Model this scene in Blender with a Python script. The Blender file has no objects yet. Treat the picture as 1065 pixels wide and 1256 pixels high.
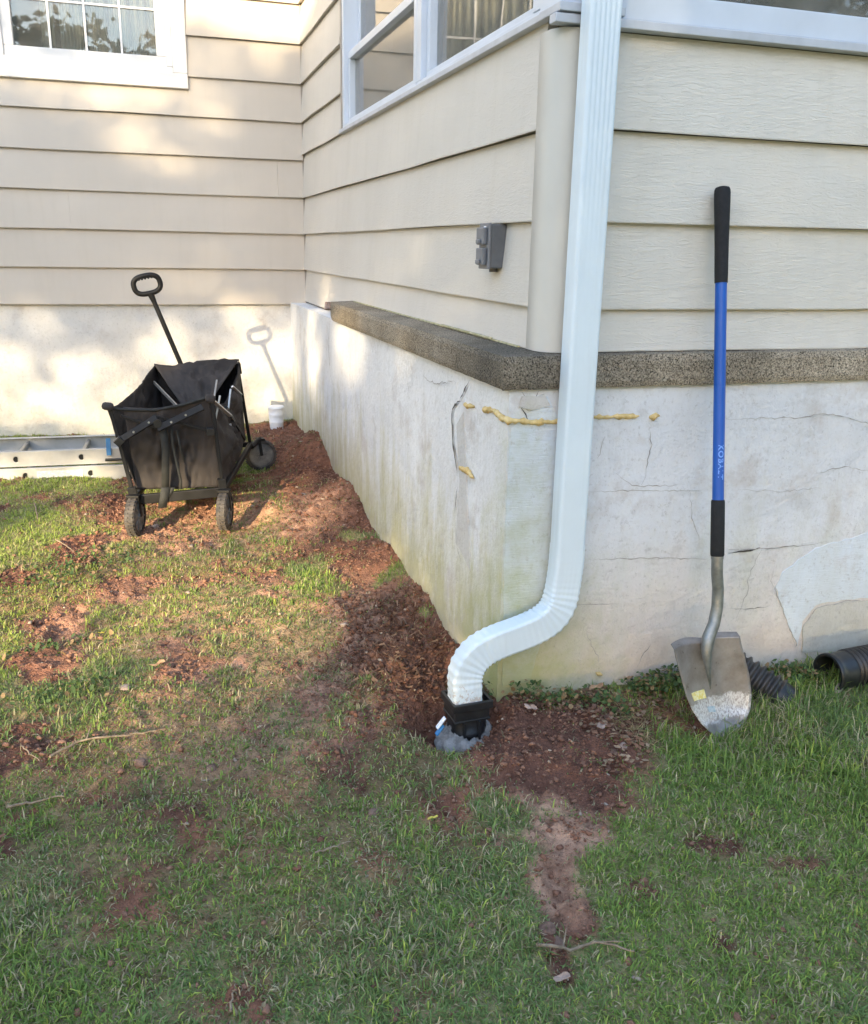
import bpy, bmesh, math, random
import numpy as np
from mathutils import Vector, Matrix, noise as mnoise
random.seed(7); RS = np.random.RandomState(11)
scene = bpy.context.scene
COL = scene.collection
# ------------------------------------------------------------------ camera
Z0 = 1.05                                   # height of the lowest full siding lap above the lawn
CAM = np.array([-0.9265, -2.03, 0.1338 + Z0])
YAW, PITCH, ROLL, FPX = 0.3076, -0.2863, 0.0191, 1095.65
D = 3.5015                                  # depth of the back wall
EX = .203                                   # siding exposure
_f = np.array([math.sin(YAW)*math.cos(PITCH), math.cos(YAW)*math.cos(PITCH), math.sin(PITCH)])
_r0 = np.array([math.cos(YAW), -math.sin(YAW), 0]); _u0 = np.cross(_r0, _f)
_c, _s = math.cos(ROLL), math.sin(ROLL)
_r = _c*_r0 + _s*_u0; _u = -_s*_r0 + _c*_u0
cam = bpy.data.cameras.new('camera'); camo = bpy.data.objects.new('camera', cam); COL.objects.link(camo)
cam.sensor_fit = 'HORIZONTAL'; cam.sensor_width = 36; cam.lens = 36*FPX/1065
cam.clip_start = .05; cam.clip_end = 500
camo.matrix_world = Matrix(((_r[0], _u[0], -_f[0], CAM[0]), (_r[1], _u[1], -_f[1], CAM[1]), (_r[2], _u[2], -_f[2], CAM[2]), (0, 0, 0, 1)))
scene.camera = camo
# ------------------------------------------------------------------ sky, sun, exposure
SUN_D = Vector((.5532, .7812, -.2894)).normalized()      # travel direction of the sunlight
ELEV = math.asin(-SUN_D.z); SAZ = math.atan2(-SUN_D.x, -SUN_D.y)
w = bpy.data.worlds.new('World'); scene.world = w; w.use_nodes = True
nt = w.node_tree; bg = nt.nodes['Background']
sky = nt.nodes.new('ShaderNodeTexSky'); sky.sky_type = 'NISHITA'; sky.sun_disc = False
sky.sun_elevation = ELEV; sky.sun_rotation = SAZ; sky.air_density = 1.0; sky.dust_density = .7; sky.ozone_density = .6
nt.links.new(sky.outputs[0], bg.inputs[0]); bg.inputs[1].default_value = .15
sl = bpy.data.lights.new('sun', 'SUN'); sl.energy = 2.9; sl.angle = math.radians(.5); sl.color = (1, .80, .50)
so = bpy.data.objects.new('sun', sl); COL.objects.link(so); so.rotation_euler = SUN_D.to_track_quat('-Z', 'Y').to_euler()
so.location = (-8, -11, 6)
scene.view_settings.view_transform = 'Standard'; scene.view_settings.look = 'None'
scene.view_settings.gamma = 1; scene.view_settings.use_curve_mapping = False
scene.view_settings.exposure = 2.25

# ------------------------------------------------------------------ helpers
def at(px, py, ax, v):
    """point of the photograph (measured pixel) on the plane axis=v, in metres"""
    d = _f + _r*((px-532.5)/FPX) - _u*((py-628)/FPX)
    t = (v-CAM[ax])/d[ax]
    return Vector((CAM + t*d).tolist())
AX, AY, AZ = 0, 1, 2
def tag(o, label=None, cat=None, group=None, kind=None):
    if label: o['label'] = label
    if cat: o['category'] = cat
    if group: o['group'] = group
    if kind: o['kind'] = kind
    return o
def empty(name, loc, label, cat, group=None):
    o = bpy.data.objects.new(name, None); COL.objects.link(o); o.location = loc; o.empty_display_size = .05
    return tag(o, label, cat, group)
def base_of(o):
    while o.parent: o = o.parent
    return o.location
class MB:
    def __init__(s): s.v = []; s.f = []; s.m = []; s.sm = []
    def add(s, vs, fs, m=0, smooth=False):
        n = len(s.v); s.v += [tuple(v) for v in vs]
        for f in fs: s.f.append(tuple(i+n for i in f)); s.m.append(m); s.sm.append(smooth)
    def box(s, a, b, m=0):
        x0, x1 = sorted((a[0], b[0])); y0, y1 = sorted((a[1], b[1])); z0, z1 = sorted((a[2], b[2]))
        s.add([(x0,y0,z0),(x1,y0,z0),(x1,y1,z0),(x0,y1,z0),(x0,y0,z1),(x1,y0,z1),(x1,y1,z1),(x0,y1,z1)],
              [(0,3,2,1),(4,5,6,7),(0,1,5,4),(1,2,6,5),(2,3,7,6),(3,0,4,7)], m)
    def bar(s, a, b, w, h, up=(0,0,1), m=0):
        a, b = Vector(a), Vector(b); d = (b-a).normalized(); up = Vector(up)
        x = d.cross(up);
        if x.length < 1e-4: x = d.cross(Vector((1,0,0)))
        x.normalize(); y = x.cross(d)
        vs = [p + x*(i*w/2) + y*(j*h/2) for p in (a, b) for i, j in ((-1,-1),(1,-1),(1,1),(-1,1))]
        s.add(vs, [(0,1,2,3),(7,6,5,4),(0,4,5,1),(1,5,6,2),(2,6,7,3),(3,7,4,0)], m)
    def tube(s, pts, r, n=12, m=0, caps=True, closed=False, sx=1., up=None):
        pts = [Vector(p) for p in pts]; rs = r if isinstance(r, (list, tuple)) else [r]*len(pts)
        k = len(pts); rings = []; prev = None
        for i, p in enumerate(pts):
            if closed: t = pts[(i+1) % k]-pts[i-1]
            else: t = pts[min(i+1, k-1)]-pts[max(i-1, 0)]
            t.normalize()
            if prev is None:
                a = Vector(up) if up else (Vector((0,0,1)) if abs(t.z) < .9 else Vector((1,0,0)))
            else: a = prev
            x = a - t*a.dot(t); x.normalize(); prev = x; y = t.cross(x)
            rings.append([p + x*(rs[i]*sx*math.cos(q*2*math.pi/n)) + y*(rs[i]*math.sin(q*2*math.pi/n)) for q in range(n)])
        vs = [v for ring in rings for v in ring]; fs = []
        for i in range(k if closed else k-1):
            j = (i+1) % k
            for q in range(n): fs.append((i*n+q, i*n+(q+1) % n, j*n+(q+1) % n, j*n+q))
        s.add(vs, fs, m, True)
        if caps and not closed:
            s.add(rings[0], [tuple(range(n-1, -1, -1))], m); s.add(rings[-1], [tuple(range(n))], m)
    def disc(s, c, axis, r, h, n=32, m=0, smooth=False):
        c = Vector(c); a = Vector(axis).normalized(); s.tube([c-a*h/2, c+a*h/2], r, n, m)
    def build(s, name, mats, parent=None, bevel=0, solid=0, sub=0):
        me = bpy.data.meshes.new(name); o = bpy.data.objects.new(name, me); COL.objects.link(o)
        b = Vector((0,0,0))
        if parent: b = base_of(parent); o.parent = parent
        me.from_pydata([(v[0]-b[0], v[1]-b[1], v[2]-b[2]) for v in s.v], [], s.f)
        for mt in (mats if isinstance(mats, (list, tuple)) else [mats]): me.materials.append(mt)
        me.polygons.foreach_set('material_index', s.m); me.polygons.foreach_set('use_smooth', s.sm)
        me.update()
        if solid:
            md = o.modifiers.new('s', 'SOLIDIFY'); md.thickness = solid; md.offset = 0
        if sub:
            md = o.modifiers.new('u', 'SUBSURF'); md.levels = md.render_levels = sub
        if bevel:
            md = o.modifiers.new('b', 'BEVEL'); md.width = bevel; md.segments = 2; md.limit_method = 'ANGLE'; md.angle_limit = .6
        return o

# ------------------------------------------------------------------ materials
class N:
    def __init__(s, name):
        s.m = bpy.data.materials.new(name); s.m.use_nodes = True; s.t = s.m.node_tree; s.b = s.t.nodes['Principled BSDF']
    def n(s, ty, **kw):
        x = s.t.nodes.new('ShaderNode'+ty)
        for k, v in kw.items():
            if hasattr(x, k) and k not in ('Scale',): setattr(x, k, v)
            else: x.inputs[k].default_value = v
        return x
    def l(s, a, b): s.t.links.new(a, b)
    def co(s, scale=(1,1,1), rot=(0,0,0)):
        c = s.n('NewGeometry'); mp = s.n('Mapping'); mp.inputs['Scale'].default_value = scale; mp.inputs['Rotation'].default_value = rot
        s.l(c.outputs['Position'], mp.inputs[0]); return mp.outputs[0]
    def noise(s, vec, scale, detail=4, rough=.55, dist=0):
        x = s.n('TexNoise'); x.inputs['Scale'].default_value = scale; x.inputs['Detail'].default_value = detail
        x.inputs['Roughness'].default_value = rough; x.inputs['Distortion'].default_value = dist; s.l(vec, x.inputs['Vector']); return x.outputs['Fac']
    def ramp(s, fac, stops):
        x = s.n('ValToRGB'); e = x.color_ramp.elements
        while len(e) < len(stops): e.new(.5)
        for i, (p, c) in enumerate(stops): e[i].position = p; e[i].color = tuple(c)+(1,) if len(c) == 3 else c
        s.l(fac, x.inputs[0]); return x.outputs[0]
    def mix(s, fac, a, b, mode='MIX'):
        x = s.n('Mix'); x.data_type = 'RGBA'; x.blend_type = mode
        for v, i in ((fac, 0), (a, 6), (b, 7)):
            if hasattr(v, 'links'): s.l(v, x.inputs[i])
            elif isinstance(v, (int, float)): x.inputs[i].default_value = v
            else: x.inputs[i].default_value = tuple(v)+(1,)
        return x.outputs[2]
    def math(s, op, a, b=0.):
        x = s.n('Math'); x.operation = op
        for v, i in ((a, 0), (b, 1)):
            if hasattr(v, 'links'): s.l(v, x.inputs[i])
            else: x.inputs[i].default_value = v
        return x.outputs[0]
    def z(s):
        c = s.n('NewGeometry'); x = s.n('SeparateXYZ'); s.l(c.outputs['Position'], x.inputs[0]); return x.outputs
    def bump(s, h, strength, dist=.002):
        x = s.n('Bump'); x.inputs['Strength'].default_value = strength; x.inputs['Distance'].default_value = dist
        s.l(h, x.inputs['Height']); s.l(x.outputs[0], s.b.inputs['Normal']); return x
    def col(s, c):
        if hasattr(c, 'links'): s.l(c, s.b.inputs['Base Color'])
        else: s.b.inputs['Base Color'].default_value = tuple(c)+(1,)
    def set(s, rough=.5, metal=0, spec=.5):
        if hasattr(rough, 'links'): s.l(rough, s.b.inputs['Roughness'])
        else: s.b.inputs['Roughness'].default_value = rough
        s.b.inputs['Metallic'].default_value = metal; s.b.inputs['Specular IOR Level'].default_value = spec; return s.m

def simple(name, c, rough=.5, metal=0, var=.15, scale=20, bump=0, bscale=80, spec=.5, c2=None):
    m = N(name); v = m.co(); f = m.noise(v, scale)
    a = [x*(1-var) for x in c]; b = c2 if c2 else [min(1, x*(1+var)) for x in c]
    m.col(m.ramp(f, [(.3, a), (.7, b)]))
    if bump: m.bump(m.noise(v, bscale), bump)
    return m.set(rough, metal, spec)

def siding_mat(name, c, grain_axis, grain=.6):
    m = N(name)
    sc = [1, 1, 1]; sc[grain_axis] = .16
    v = m.co(tuple(sc))
    g = m.noise(v, 115, 2, .45, 1.6)
    big = m.noise(m.co((1,1,1)), 1.6, 5, .6)
    st = m.noise(m.co((9,9,.7)), 2.2, 4, .6)
    c1 = m.ramp(big, [(.3, [x*.93 for x in c]), (.72, [min(1, x*1.04) for x in c])])
    c2 = m.mix(m.ramp(st, [(.5, (0,0,0)), (.85, (.28,.28,.28))]), c1, (c[0]*.8, c[1]*.79, c[2]*.74))
    speck = m.noise(m.co(), 420, 2, .6)
    c3 = m.mix(m.ramp(speck, [(.72, (0,0,0)), (.8, (.35,.35,.35))]), c2, (.3,.26,.2))
    m.col(c3)
    gg = m.ramp(g, [(.40, (1,1,1)), (.53, (0,0,0)), (.58, (.6,.6,.6)), (1, (.6,.6,.6))])
    m.bump(gg, grain, .0014)
    return m.set(.5, 0, .35)
M = {}
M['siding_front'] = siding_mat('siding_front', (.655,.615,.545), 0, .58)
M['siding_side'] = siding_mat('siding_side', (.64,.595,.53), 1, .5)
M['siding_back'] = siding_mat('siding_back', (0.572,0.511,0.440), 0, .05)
M['post'] = simple('post', (0.572,0.545,0.492), .5, var=.06, scale=4, bump=.05)
M['white_trim'] = simple('white_trim', (0.755,0.732,0.708), .4, var=.05, scale=5, bump=.05, bscale=30)
M['vinyl'] = simple('vinyl', (0.576,0.624,0.696), .35, var=.07, scale=6)
M['sill_metal'] = simple('sill_metal', (.48,.50,.54), .4, var=.12, scale=14)
M['brown_trim'] = simple('brown_trim', (.33,.29,.25), .5, var=.1)
M['down'] = simple('down', (0.670,0.750,0.804), .28, var=.03, scale=3)
def down_mat():
    m = N('painted_metal'); v = m.co(); z_ = m.z()[2]; g_ = m.noise(v, 70, 5, .75); b_ = m.noise(v, 5, 4)
    c = m.ramp(b_, [(.3, (.64,.72,.775)), (.7, (.69,.775,.83))])
    k = m.math('ADD', z_, m.math('MULTIPLY', g_, -.36)); c = m.mix(m.ramp(k, [(.0, (0,0,0)), (.001, (0,0,0))]), c, c) if False else m.mix(m.math('MULTIPLY', m.math('LESS_THAN', k, -.085), .55), c, (.34,.24,.18))
    c = m.mix(m.ramp(m.noise(m.co((14,14,.6)), 3, 4), [(.55, (0,0,0)), (.75, (.12,.12,.12))]), c, (.35,.34,.30))
    m.col(c); m.bump(m.noise(v, 14, 3), .12, .004); return m.set(.32, 0, .5)
M['down'] = down_mat()
M['black_plastic'] = simple('black_plastic', (.014,.015,.017), .38, var=.4, scale=60, bump=.1)
M['dusty_plastic'] = simple('dusty_plastic', (.012,.013,.016), .42, scale=30, c2=(.045,.038,.034))
M['rubber'] = simple('rubber', (.025,.025,.027), .75, scale=25, c2=(.10,.085,.075))
M['hub'] = simple('hub', (.09,.095,.10), .42, scale=25, c2=(.20,.20,.20))
M['frame'] = simple('frame', (.010,.010,.011), .5, var=.4, scale=20, spec=.25)
M['fabric'] = simple('fabric', (.032,.028,.027), .8, scale=4, c2=(.060,.051,.048), bump=.4, bscale=500, spec=.3)
M['fabric_in'] = M['fabric']
M['strap'] = simple('strap', (.02,.021,.02), .8, var=.3, scale=40)
M['alu'] = simple('alu', (.42,.42,.41), .42, .75, var=.12, scale=18, bump=.1)
M['alu_paint'] = simple('alu_paint', (.47,.465,.455), .45, .35, var=.12, scale=12, bump=.12)
M['hole'] = simple('hole', (.008,.008,.008), .9)
M['blue'] = simple('blue', (.004,.085,.40), .4, var=.08, scale=6)
M['lblue'] = simple('lblue', (.03,.17,.36), .45, var=.15)
M['letters'] = simple('letters', (.16,.34,.78), .4, var=.05)
M['grip'] = simple('grip', (.010,.010,.011), .8, var=.3, scale=90, bump=.3, bscale=400)
M['white_plastic'] = simple('white_plastic', (.78,.80,.84), .4, var=.05)
M['yellow'] = simple('yellow', (.72,.58,.08), .5, var=.1)
M['grey_box'] = simple('grey_box', (.115,.12,.13), .45, var=.12, scale=40, bump=.15)
M['grey_lid'] = simple('grey_lid', (.16,.165,.18), .38, var=.1, scale=40)
M['foam'] = simple('foam', (.60,.40,.13), .8, scale=55, c2=(.76,.60,.30), bump=1., bscale=160)
M['crack'] = simple('crack', (.035,.03,.025), .95, scale=40, c2=(.13,.11,.09))
M['hairline'] = simple('hairline', (.24,.22,.19), .95, scale=30, c2=(.50,.48,.45))
M['twig'] = simple('twig', (.16,.115,.075), .85, scale=60, c2=(.34,.26,.18), bump=.5, bscale=150)
M['bark'] = simple('bark', (.10,.075,.055), .95, scale=8, c2=(.2,.16,.12), bump=.8, bscale=20)
M['leaf'] = simple('leaf', (.05,.08,.025), .7, var=.4, scale=3)
M['curtain'] = simple('curtain', (.78,.74,.64), .9, var=.1, scale=4)
M['room'] = simple('room', (.20,.175,.14), .9, var=.15, scale=2)
M['drygrass'] = simple('drygrass', (.36,.28,.15), .9, scale=90, c2=(.56,.47,.30))
M['leaf_brown'] = simple('leaf_brown', (.30,.15,.08), .85, scale=40, c2=(.42,.27,.15))
M['leaf_yellow'] = simple('leaf_yellow', (.55,.45,.08), .7, scale=40, var=.2)
M['stone'] = simple('stone', (.26,.17,.13), .9, scale=40, c2=(.42,.30,.24), bump=.5)
M['moss_pale'] = simple('moss_pale', (.33,.31,.14), .95, scale=40, c2=(.6,.55,.38), bump=.5)

def concrete():
    m = N('concrete_ledge'); v = m.co()
    big = m.noise(v, 3.2, 5, .65)
    xyz = m.z()
    base = m.ramp(big, [(.3, (.16,.135,.10)), (.5, (.28,.235,.175)), (.7, (.40,.34,.26))])
    # darker lichen covered stretch round the outer corner of the ledge
    cx = m.math('ABSOLUTE', m.math('ADD', xyz[0], .03)); cy = m.math('ABSOLUTE', m.math('SUBTRACT', xyz[1], .12))
    dd = m.math('ADD', m.math('ADD', cx, m.math('MULTIPLY', cy, .75)), m.math('MULTIPLY', m.noise(v, 9, 4), .35))
    base = m.mix(m.ramp(dd, [(.22, (.68,.68,.68)), (.65, (0,0,0))]), base, (.075,.073,.066))
    vo = m.n('TexVoronoi'); vo.inputs['Scale'].default_value = 95; m.l(v, vo.inputs['Vector'])
    pit = m.ramp(vo.outputs['Distance'], [(.10, (1,1,1)), (.24, (0,0,0))])
    pm = m.math('MULTIPLY', pit, m.ramp(m.noise(v, 60, 2), [(.46, (0,0,0)), (.56, (1,1,1))]))
    c = m.mix(pm, base, (.03,.025,.02))
    sp = m.ramp(m.noise(v, 260, 3, .7), [(.35, (0,0,0)), (.5, (.5,.5,.5)), (.68, (1,1,1))])
    c = m.mix(.85, c, sp, 'OVERLAY')
    m.col(c)
    h = m.math('SUBTRACT', m.noise(v, 150, 4, .7), m.math('MULTIPLY', pm, .9))
    m.bump(h, .9, .006)
    return m.set(.95, 0, .15)
M['ledge'] = concrete()

def plaster(name, c, moss=1., damp=1., brush=False):
    m = N(name); v = m.co(); xyz = m.z()
    big = m.noise(v, 2.1, 6, .62); fine = m.noise(v, 28, 5, .6)
    streak = m.noise(m.co((7,7,.55)), 3.0, 5, .62)
    col = m.ramp(big, [(.28, [x*.86 for x in c]), (.72, [min(1, x*1.06) for x in c])])
    col = m.mix(m.ramp(fine, [(.55, (0,0,0)), (.8, (.35,.35,.35))]), col, (c[0]*.78, c[1]*.76, c[2]*.72))
    # grey-green rain streaks
    col = m.mix(m.ramp(streak, [(.52, (0,0,0)), (.75, (.20*moss,)*3)]), col, (.42,.415,.36))
    # algae and splashed soil at the foot of the wall, ragged edge
    g1 = m.math('SUBTRACT', m.noise(m.co((5,5,1.0)), 2.6, 7, .72), .5); g2 = m.math('SUBTRACT', m.noise(v, 19, 6, .75), .5)
    hh = m.math('ADD', xyz[2], m.math('ADD', m.math('MULTIPLY', g1, -1.1), m.math('MULTIPLY', g2, .35)))
    col = m.mix(m.ramp(hh, [(.10, (.75*moss,)*3), (.28, (.42*moss,)*3), (.52, (0,0,0))]), col, (.42,.385,.16))
    h2 = m.math('ADD', xyz[2], m.math('ADD', m.math('MULTIPLY', g2, .30), m.math('MULTIPLY', g1, .25)))
    col = m.mix(m.ramp(h2, [(-.0, (.60*damp,)*3), (.07, (.32*damp,)*3), (.15, (0,0,0))]), col, (.33,.27,.20))
    h3 = m.math('ADD', xyz[2], m.math('MULTIPLY', g1, .55)); col = m.mix(m.ramp(h3, [(.12, (.62,.62,.62)), (.42, (0,0,0))]), col, (.68,.575,.50)) if name.endswith('right') else col
    # grey grime freckles and flaked spots
    gr = m.noise(v, 75, 5, .8); col = m.mix(m.ramp(gr, [(.56, (0,0,0)), (.66, (.38,.38,.38))]), col, (.30,.285,.26))
    gr2 = m.noise(v, 7, 6, .75); col = m.mix(m.ramp(gr2, [(.57, (0,0,0)), (.66, (.32,.32,.32))]), col, (.45,.44,.43))
    # worn pinkish spots where the paint is thin
    pk = m.noise(v, 4.6, 6, .7)
    col = m.mix(m.ramp(pk, [(.55, (0,0,0)), (.70, (.55,.55,.55))]), col, (.46,.40,.36))
    # moss just round the damp outer corner
    q = m.math('ADD', m.math('ABSOLUTE', m.math('ADD', xyz[0], .06)), m.math('ABSOLUTE', m.math('ADD', xyz[1], .02)))
    q = m.math('ADD', q, m.math('ADD', m.math('MULTIPLY', xyz[2], .42), m.math('MULTIPLY', m.math('SUBTRACT', m.noise(v, 14, 5, .7), .5), .5)))
    col = m.mix(m.ramp(q, [(.08, (.75,.75,.75)), (.40, (0,0,0))]), col, (.33,.34,.12))
    m.col(col)
    if brush:
        h = m.noise(m.co((1,1,9)), 22, 4, .6, .8)
        m.bump(h, .5, .004)
    else:
        h = m.math('ADD', m.noise(v, 55, 5, .65), m.math('MULTIPLY', m.noise(v, 9, 3), 1.6)); m.bump(h, .75, .006)
    return m.set(.8, 0, .25)
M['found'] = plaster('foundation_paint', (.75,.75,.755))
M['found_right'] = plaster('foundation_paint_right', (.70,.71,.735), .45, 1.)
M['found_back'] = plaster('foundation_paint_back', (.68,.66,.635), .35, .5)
M['patch'] = plaster('smooth_patch', (.68,.735,.80), .25, .6, True)
M['patch_grey'] = plaster('rough_patch', (.60,.585,.565), .3, .6)

def glass():
    m = N('window_glass'); t = m.t; t.nodes.remove(m.b)
    out = t.nodes['Material Output']
    tr = m.n('BsdfTransparent'); tr.inputs[0].default_value = (.80,.84,.82,1)
    gl = m.n('BsdfGlossy'); gl.inputs['Roughness'].default_value = .015; gl.inputs[0].default_value = (.95,.96,1,1)
    fr = m.n('Fresnel'); fr.inputs[0].default_value = 1.75
    bp = m.n('Bump'); bp.inputs['Strength'].default_value = .12; bp.inputs['Distance'].default_value = .004
    m.l(m.noise(m.co(), 3, 2), bp.inputs['Height']); m.l(bp.outputs[0], gl.inputs['Normal'])
    mx = m.n('MixShader'); m.l(fr.outputs[0], mx.inputs[0]); m.l(tr.outputs[0], mx.inputs[1]); m.l(gl.outputs[0], mx.inputs[2])
    # pale film mixed over the glass, standing in for soft reflections
    df = m.n('BsdfDiffuse'); df.inputs[0].default_value = (.62,.58,.50,1)
    m2 = m.n('MixShader'); d = m.ramp(m.noise(m.co(), 7, 6, .7), [(.35, (.09,.09,.09)), (.75, (.24,.24,.24))])
    m.l(d, m2.inputs[0]); m.l(mx.outputs[0], m2.inputs[1]); m.l(df.outputs[0], m2.inputs[2])
    m.l(m2.outputs[0], out.inputs[0]); return m.m
M['glass'] = glass()

def attr_mat(name, rough=.9, bump=0, bscale=200, transl=0, spec=.2):
    m = N(name); a = m.n('Attribute'); a.attribute_name = 'tint'
    f = m.noise(m.co(), 90, 3); c = m.mix(.5, a.outputs['Color'], m.ramp(f, [(.2, (.25,.25,.25)), (.8, (.75,.75,.75))]), 'OVERLAY')
    m.col(c)
    if bump: m.bump(m.math('ADD', m.noise(m.co(), bscale, 5, .7), m.math('MULTIPLY', m.noise(m.co(), bscale*.25, 3), 2.)), bump, .008)
    m.set(rough, 0, spec)
    if transl:
        out = m.t.nodes['Material Output']; tb = m.n('BsdfTranslucent'); m.l(c, tb.inputs[0])
        mx = m.n('MixShader'); mx.inputs[0].default_value = transl
        m.l(m.b.outputs[0], mx.inputs[1]); m.l(tb.outputs[0], mx.inputs[2]); m.l(mx.outputs[0], out.inputs[0])
    return m.m
M['soil'] = attr_mat('soil', .95, 1., 160)
M['blade_grass'] = attr_mat('blade_grass', .55, 0, 0, .42, .3)
M['crumb'] = attr_mat('crumb', .95, .6, 260)
M['weed'] = attr_mat('weed', .6, 0, 0, .2, .3)

# ------------------------------------------------------------------ numpy noise
_perm = RS.rand(256, 256)
def vnoise(x, y):
    xi = np.floor(x).astype(int); yi = np.floor(y).astype(int); fx = x-xi; fy = y-yi
    fx = fx*fx*(3-2*fx); fy = fy*fy*(3-2*fy)
    g = lambda a, b: _perm[a % 256, b % 256]
    return (g(xi, yi)*(1-fx)+g(xi+1, yi)*fx)*(1-fy)+(g(xi, yi+1)*(1-fx)+g(xi+1, yi+1)*fx)*fy
def fbm(x, y, f, o=4, g=.5):
    s = 0; a = 1; t = 0
    for i in range(o): s = s+a*vnoise(x*f+17.3*i, y*f+9.1*i); t += a; a *= g; f *= 2.03
    return s/t
# ------------------------------------------------------------------ lie of the land (world metres)
CP = np.array([(-.10,-.03,.045),(-.08,.31,.07),(-.08,.6,.10),(-.08,1.,.09),(-.1,1.8,.16),(-.1,2.6,.225),(-.1,3.4,.15),
  (.11,-.03,.03),(.45,-.03,.03),(.93,-.03,.01),(1.6,-.03,.0),(-1.03,1.63,.03),(-.67,1.6,.03),(-.41,2.6,.045),(-.24,3.3,.125),
  (-.9,3.5,.08),(-1.8,3.5,.11),(-1.4,2.7,.045),(-1.1,2.7,.035),(-2.4,2.5,.04),(-.5,1.2,.02),(-1.2,.8,0),(-.6,.3,-.01),(-.35,-.45,-.005),
  (.4,-.3,-.02),(.9,-.4,-.02),(0,-1,-.01),(-1,-.7,0),(1,-1,-.02),(-2,.5,0),(-.35,1.9,.09),(-.3,.9,.045)])
def height0(x, y):
    n = 0; dsum = 0
    for cx, cy, cz in CP:
        w_ = 1/((x-cx)**2+(y-cy)**2+.006)**1.6; n = n+w_*cz; dsum = dsum+w_
    return n/dsum
def G(*pp, z=0.): return [tuple(at(px, py, AZ, z)[:2]) for px, py in pp]
def poly_d(x, y, pts):
    best = np.full(x.shape, 1e9)
    if len(pts) == 1: pts = pts*2
    for (ax, ay), (bx, by) in zip(pts[:-1], pts[1:]):
        dx, dy = bx-ax, by-ay; L = dx*dx+dy*dy+1e-12
        t = np.clip(((x-ax)*dx+(y-ay)*dy)/L, 0, 1)
        best = np.minimum(best, np.hypot(x-ax-t*dx, y-ay-t*dy))
    return best
def SS(d, r): return np.clip(1-(d-r*.6)/(r*.8), 0, 1)
BARE = [ # (ground points, radius m, strength)
 (G((352,524),(385,548),z=.15),.26,1), (G((385,565),(400,620),(420,665),z=.08),.27,1), (G((425,690),(460,740),(480,790),z=.03),.22,1), (G((330,640),(380,690),z=.04),.30,.62),
 (G((470,800),(505,850),(525,885)),.12,1), (G((520,770),(545,820)),.16,1), (G((600,885),(650,915),(700,915)),.13,1), (G((720,895),(775,890)),.09,.9),
 (G((620,925),(745,925)),.12,1), (G((650,960),(725,975)),.10,1), (G((660,1020),(715,1020)),.055,1), (G((695,1040),(680,1075),(695,1125)),.042,1), (G((670,1150),(690,1195)),.022,.9),
 (G((0,965),(40,935),(62,915)),.07,.9), (G((0,1030),(5,1020)),.03,.9),
 (G((130,620),(220,650),(320,620),(350,590),z=.04),.22,.72), (G((215,720),(320,715),(400,700)),.13,.62), (G((180,860),(300,890),(420,890)),.09,.55),
 (G((540,990),(560,985)),.05,.8), (G((400,962),(440,965)),.05,.7), (G((150,1115),(230,1110)),.03,.45), (G((285,1215),(295,1225)),.03,.8),
 (G((458,1140)),.02,.9), (G((850,1028),(895,1040)),.035,.85), (G((785,1087)),.035,.7), (G((960,1060),(1000,1055)),.03,.55), (G((330,800),(430,760)),.16,.45),
 (G((180,780),(260,775)),.08,.5), (G((470,870),(440,920),(380,940)),.05,.75), (G((700,860),(830,880)),.09,.5), (G((60,610),(150,615),z=.04),.12,.6),(G((880,1150)),.025,.7),
 (G((1040,860)),.02,.8),(G((330,1010)),.02,.7),(G((200,1020),(250,1015)),.03,.35)]
TUFT = [(G((430,660),(475,668),z=.06),.05), (G((470,708),(508,690),z=.06),.07), (G((508,768),(518,764),z=.05),.02), (G((375,700),(400,740)),.07), (G((350,735)),.05), (G((590,985),(620,1010)),.04)]
def bare(x, y):
    wk = 1-.72*np.clip((.25-y)*3, 0, 1)*np.clip((x+.62)*6, 0, 1)
    wx = x+(fbm(x+5, y, 6, 4)-.5)*.22*wk; wy = y+(fbm(x, y+9, 6, 4)-.5)*.26*wk
    b = np.zeros(x.shape)
    for pts, r, s_ in BARE: b = np.maximum(b, SS(poly_d(wx, wy, pts), r)*s_)
    # thin worn lawn between the wagon and the camera
    mid = SS(poly_d(wx, wy, G((150,730),(300,760),(420,840),(300,900))), .60)*.52
    b = np.maximum(b, mid)
    n1 = fbm(x, y, 5.5, 5, .6)
    b = np.clip(b + np.clip((n1-.53-.045*np.clip((.35-y)*2, 0, 1))*4.6, -.14, .8)*np.where(x < .1, 1., .8)*np.where(y < .3, .5, 1.), 0, 1)
    for pts, r in TUFT: b = b*(1-.9*SS(poly_d(wx, wy, pts), r))
    return b
PIT = (-.245, -.10)
def height(x, y, fine=True):
    z = height0(x, y)
    z = z + (fbm(x, y, 3., 3)-.5)*.03
    r = np.hypot(x-PIT[0], (y-PIT[1])*1.0); z = z - .10*np.exp(-(r/.105)**2.6)
    # trench along the side foundation, spoil heap in front of the corner
    z = z - .035*np.exp(-(poly_d(x, y, [(-.17,.1),(-.2,.5),(-.24,.9)])/.10)**2)
    z = z + .025*np.exp(-(poly_d(x, y, [(-.06,-.32),(.08,-.22)])/.09)**2)
    z = z - .02*np.exp(-(poly_d(x, y, G((690,1050),(680,1100),(700,1140),(690,1190)))/.04)**2)
    if fine:
        b = bare(x, y)
        lump = fbm(x, y, 22, 4, .6)-.5; sm = fbm(x+3, y+3, 75, 3, .6)-.5
        z = z + b*(lump*.050+sm*.034) + (1-b)*(lump*.012)
    return z
def hz(x, y): return float(height(np.array([x]), np.array([y]), False)[0])
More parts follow.
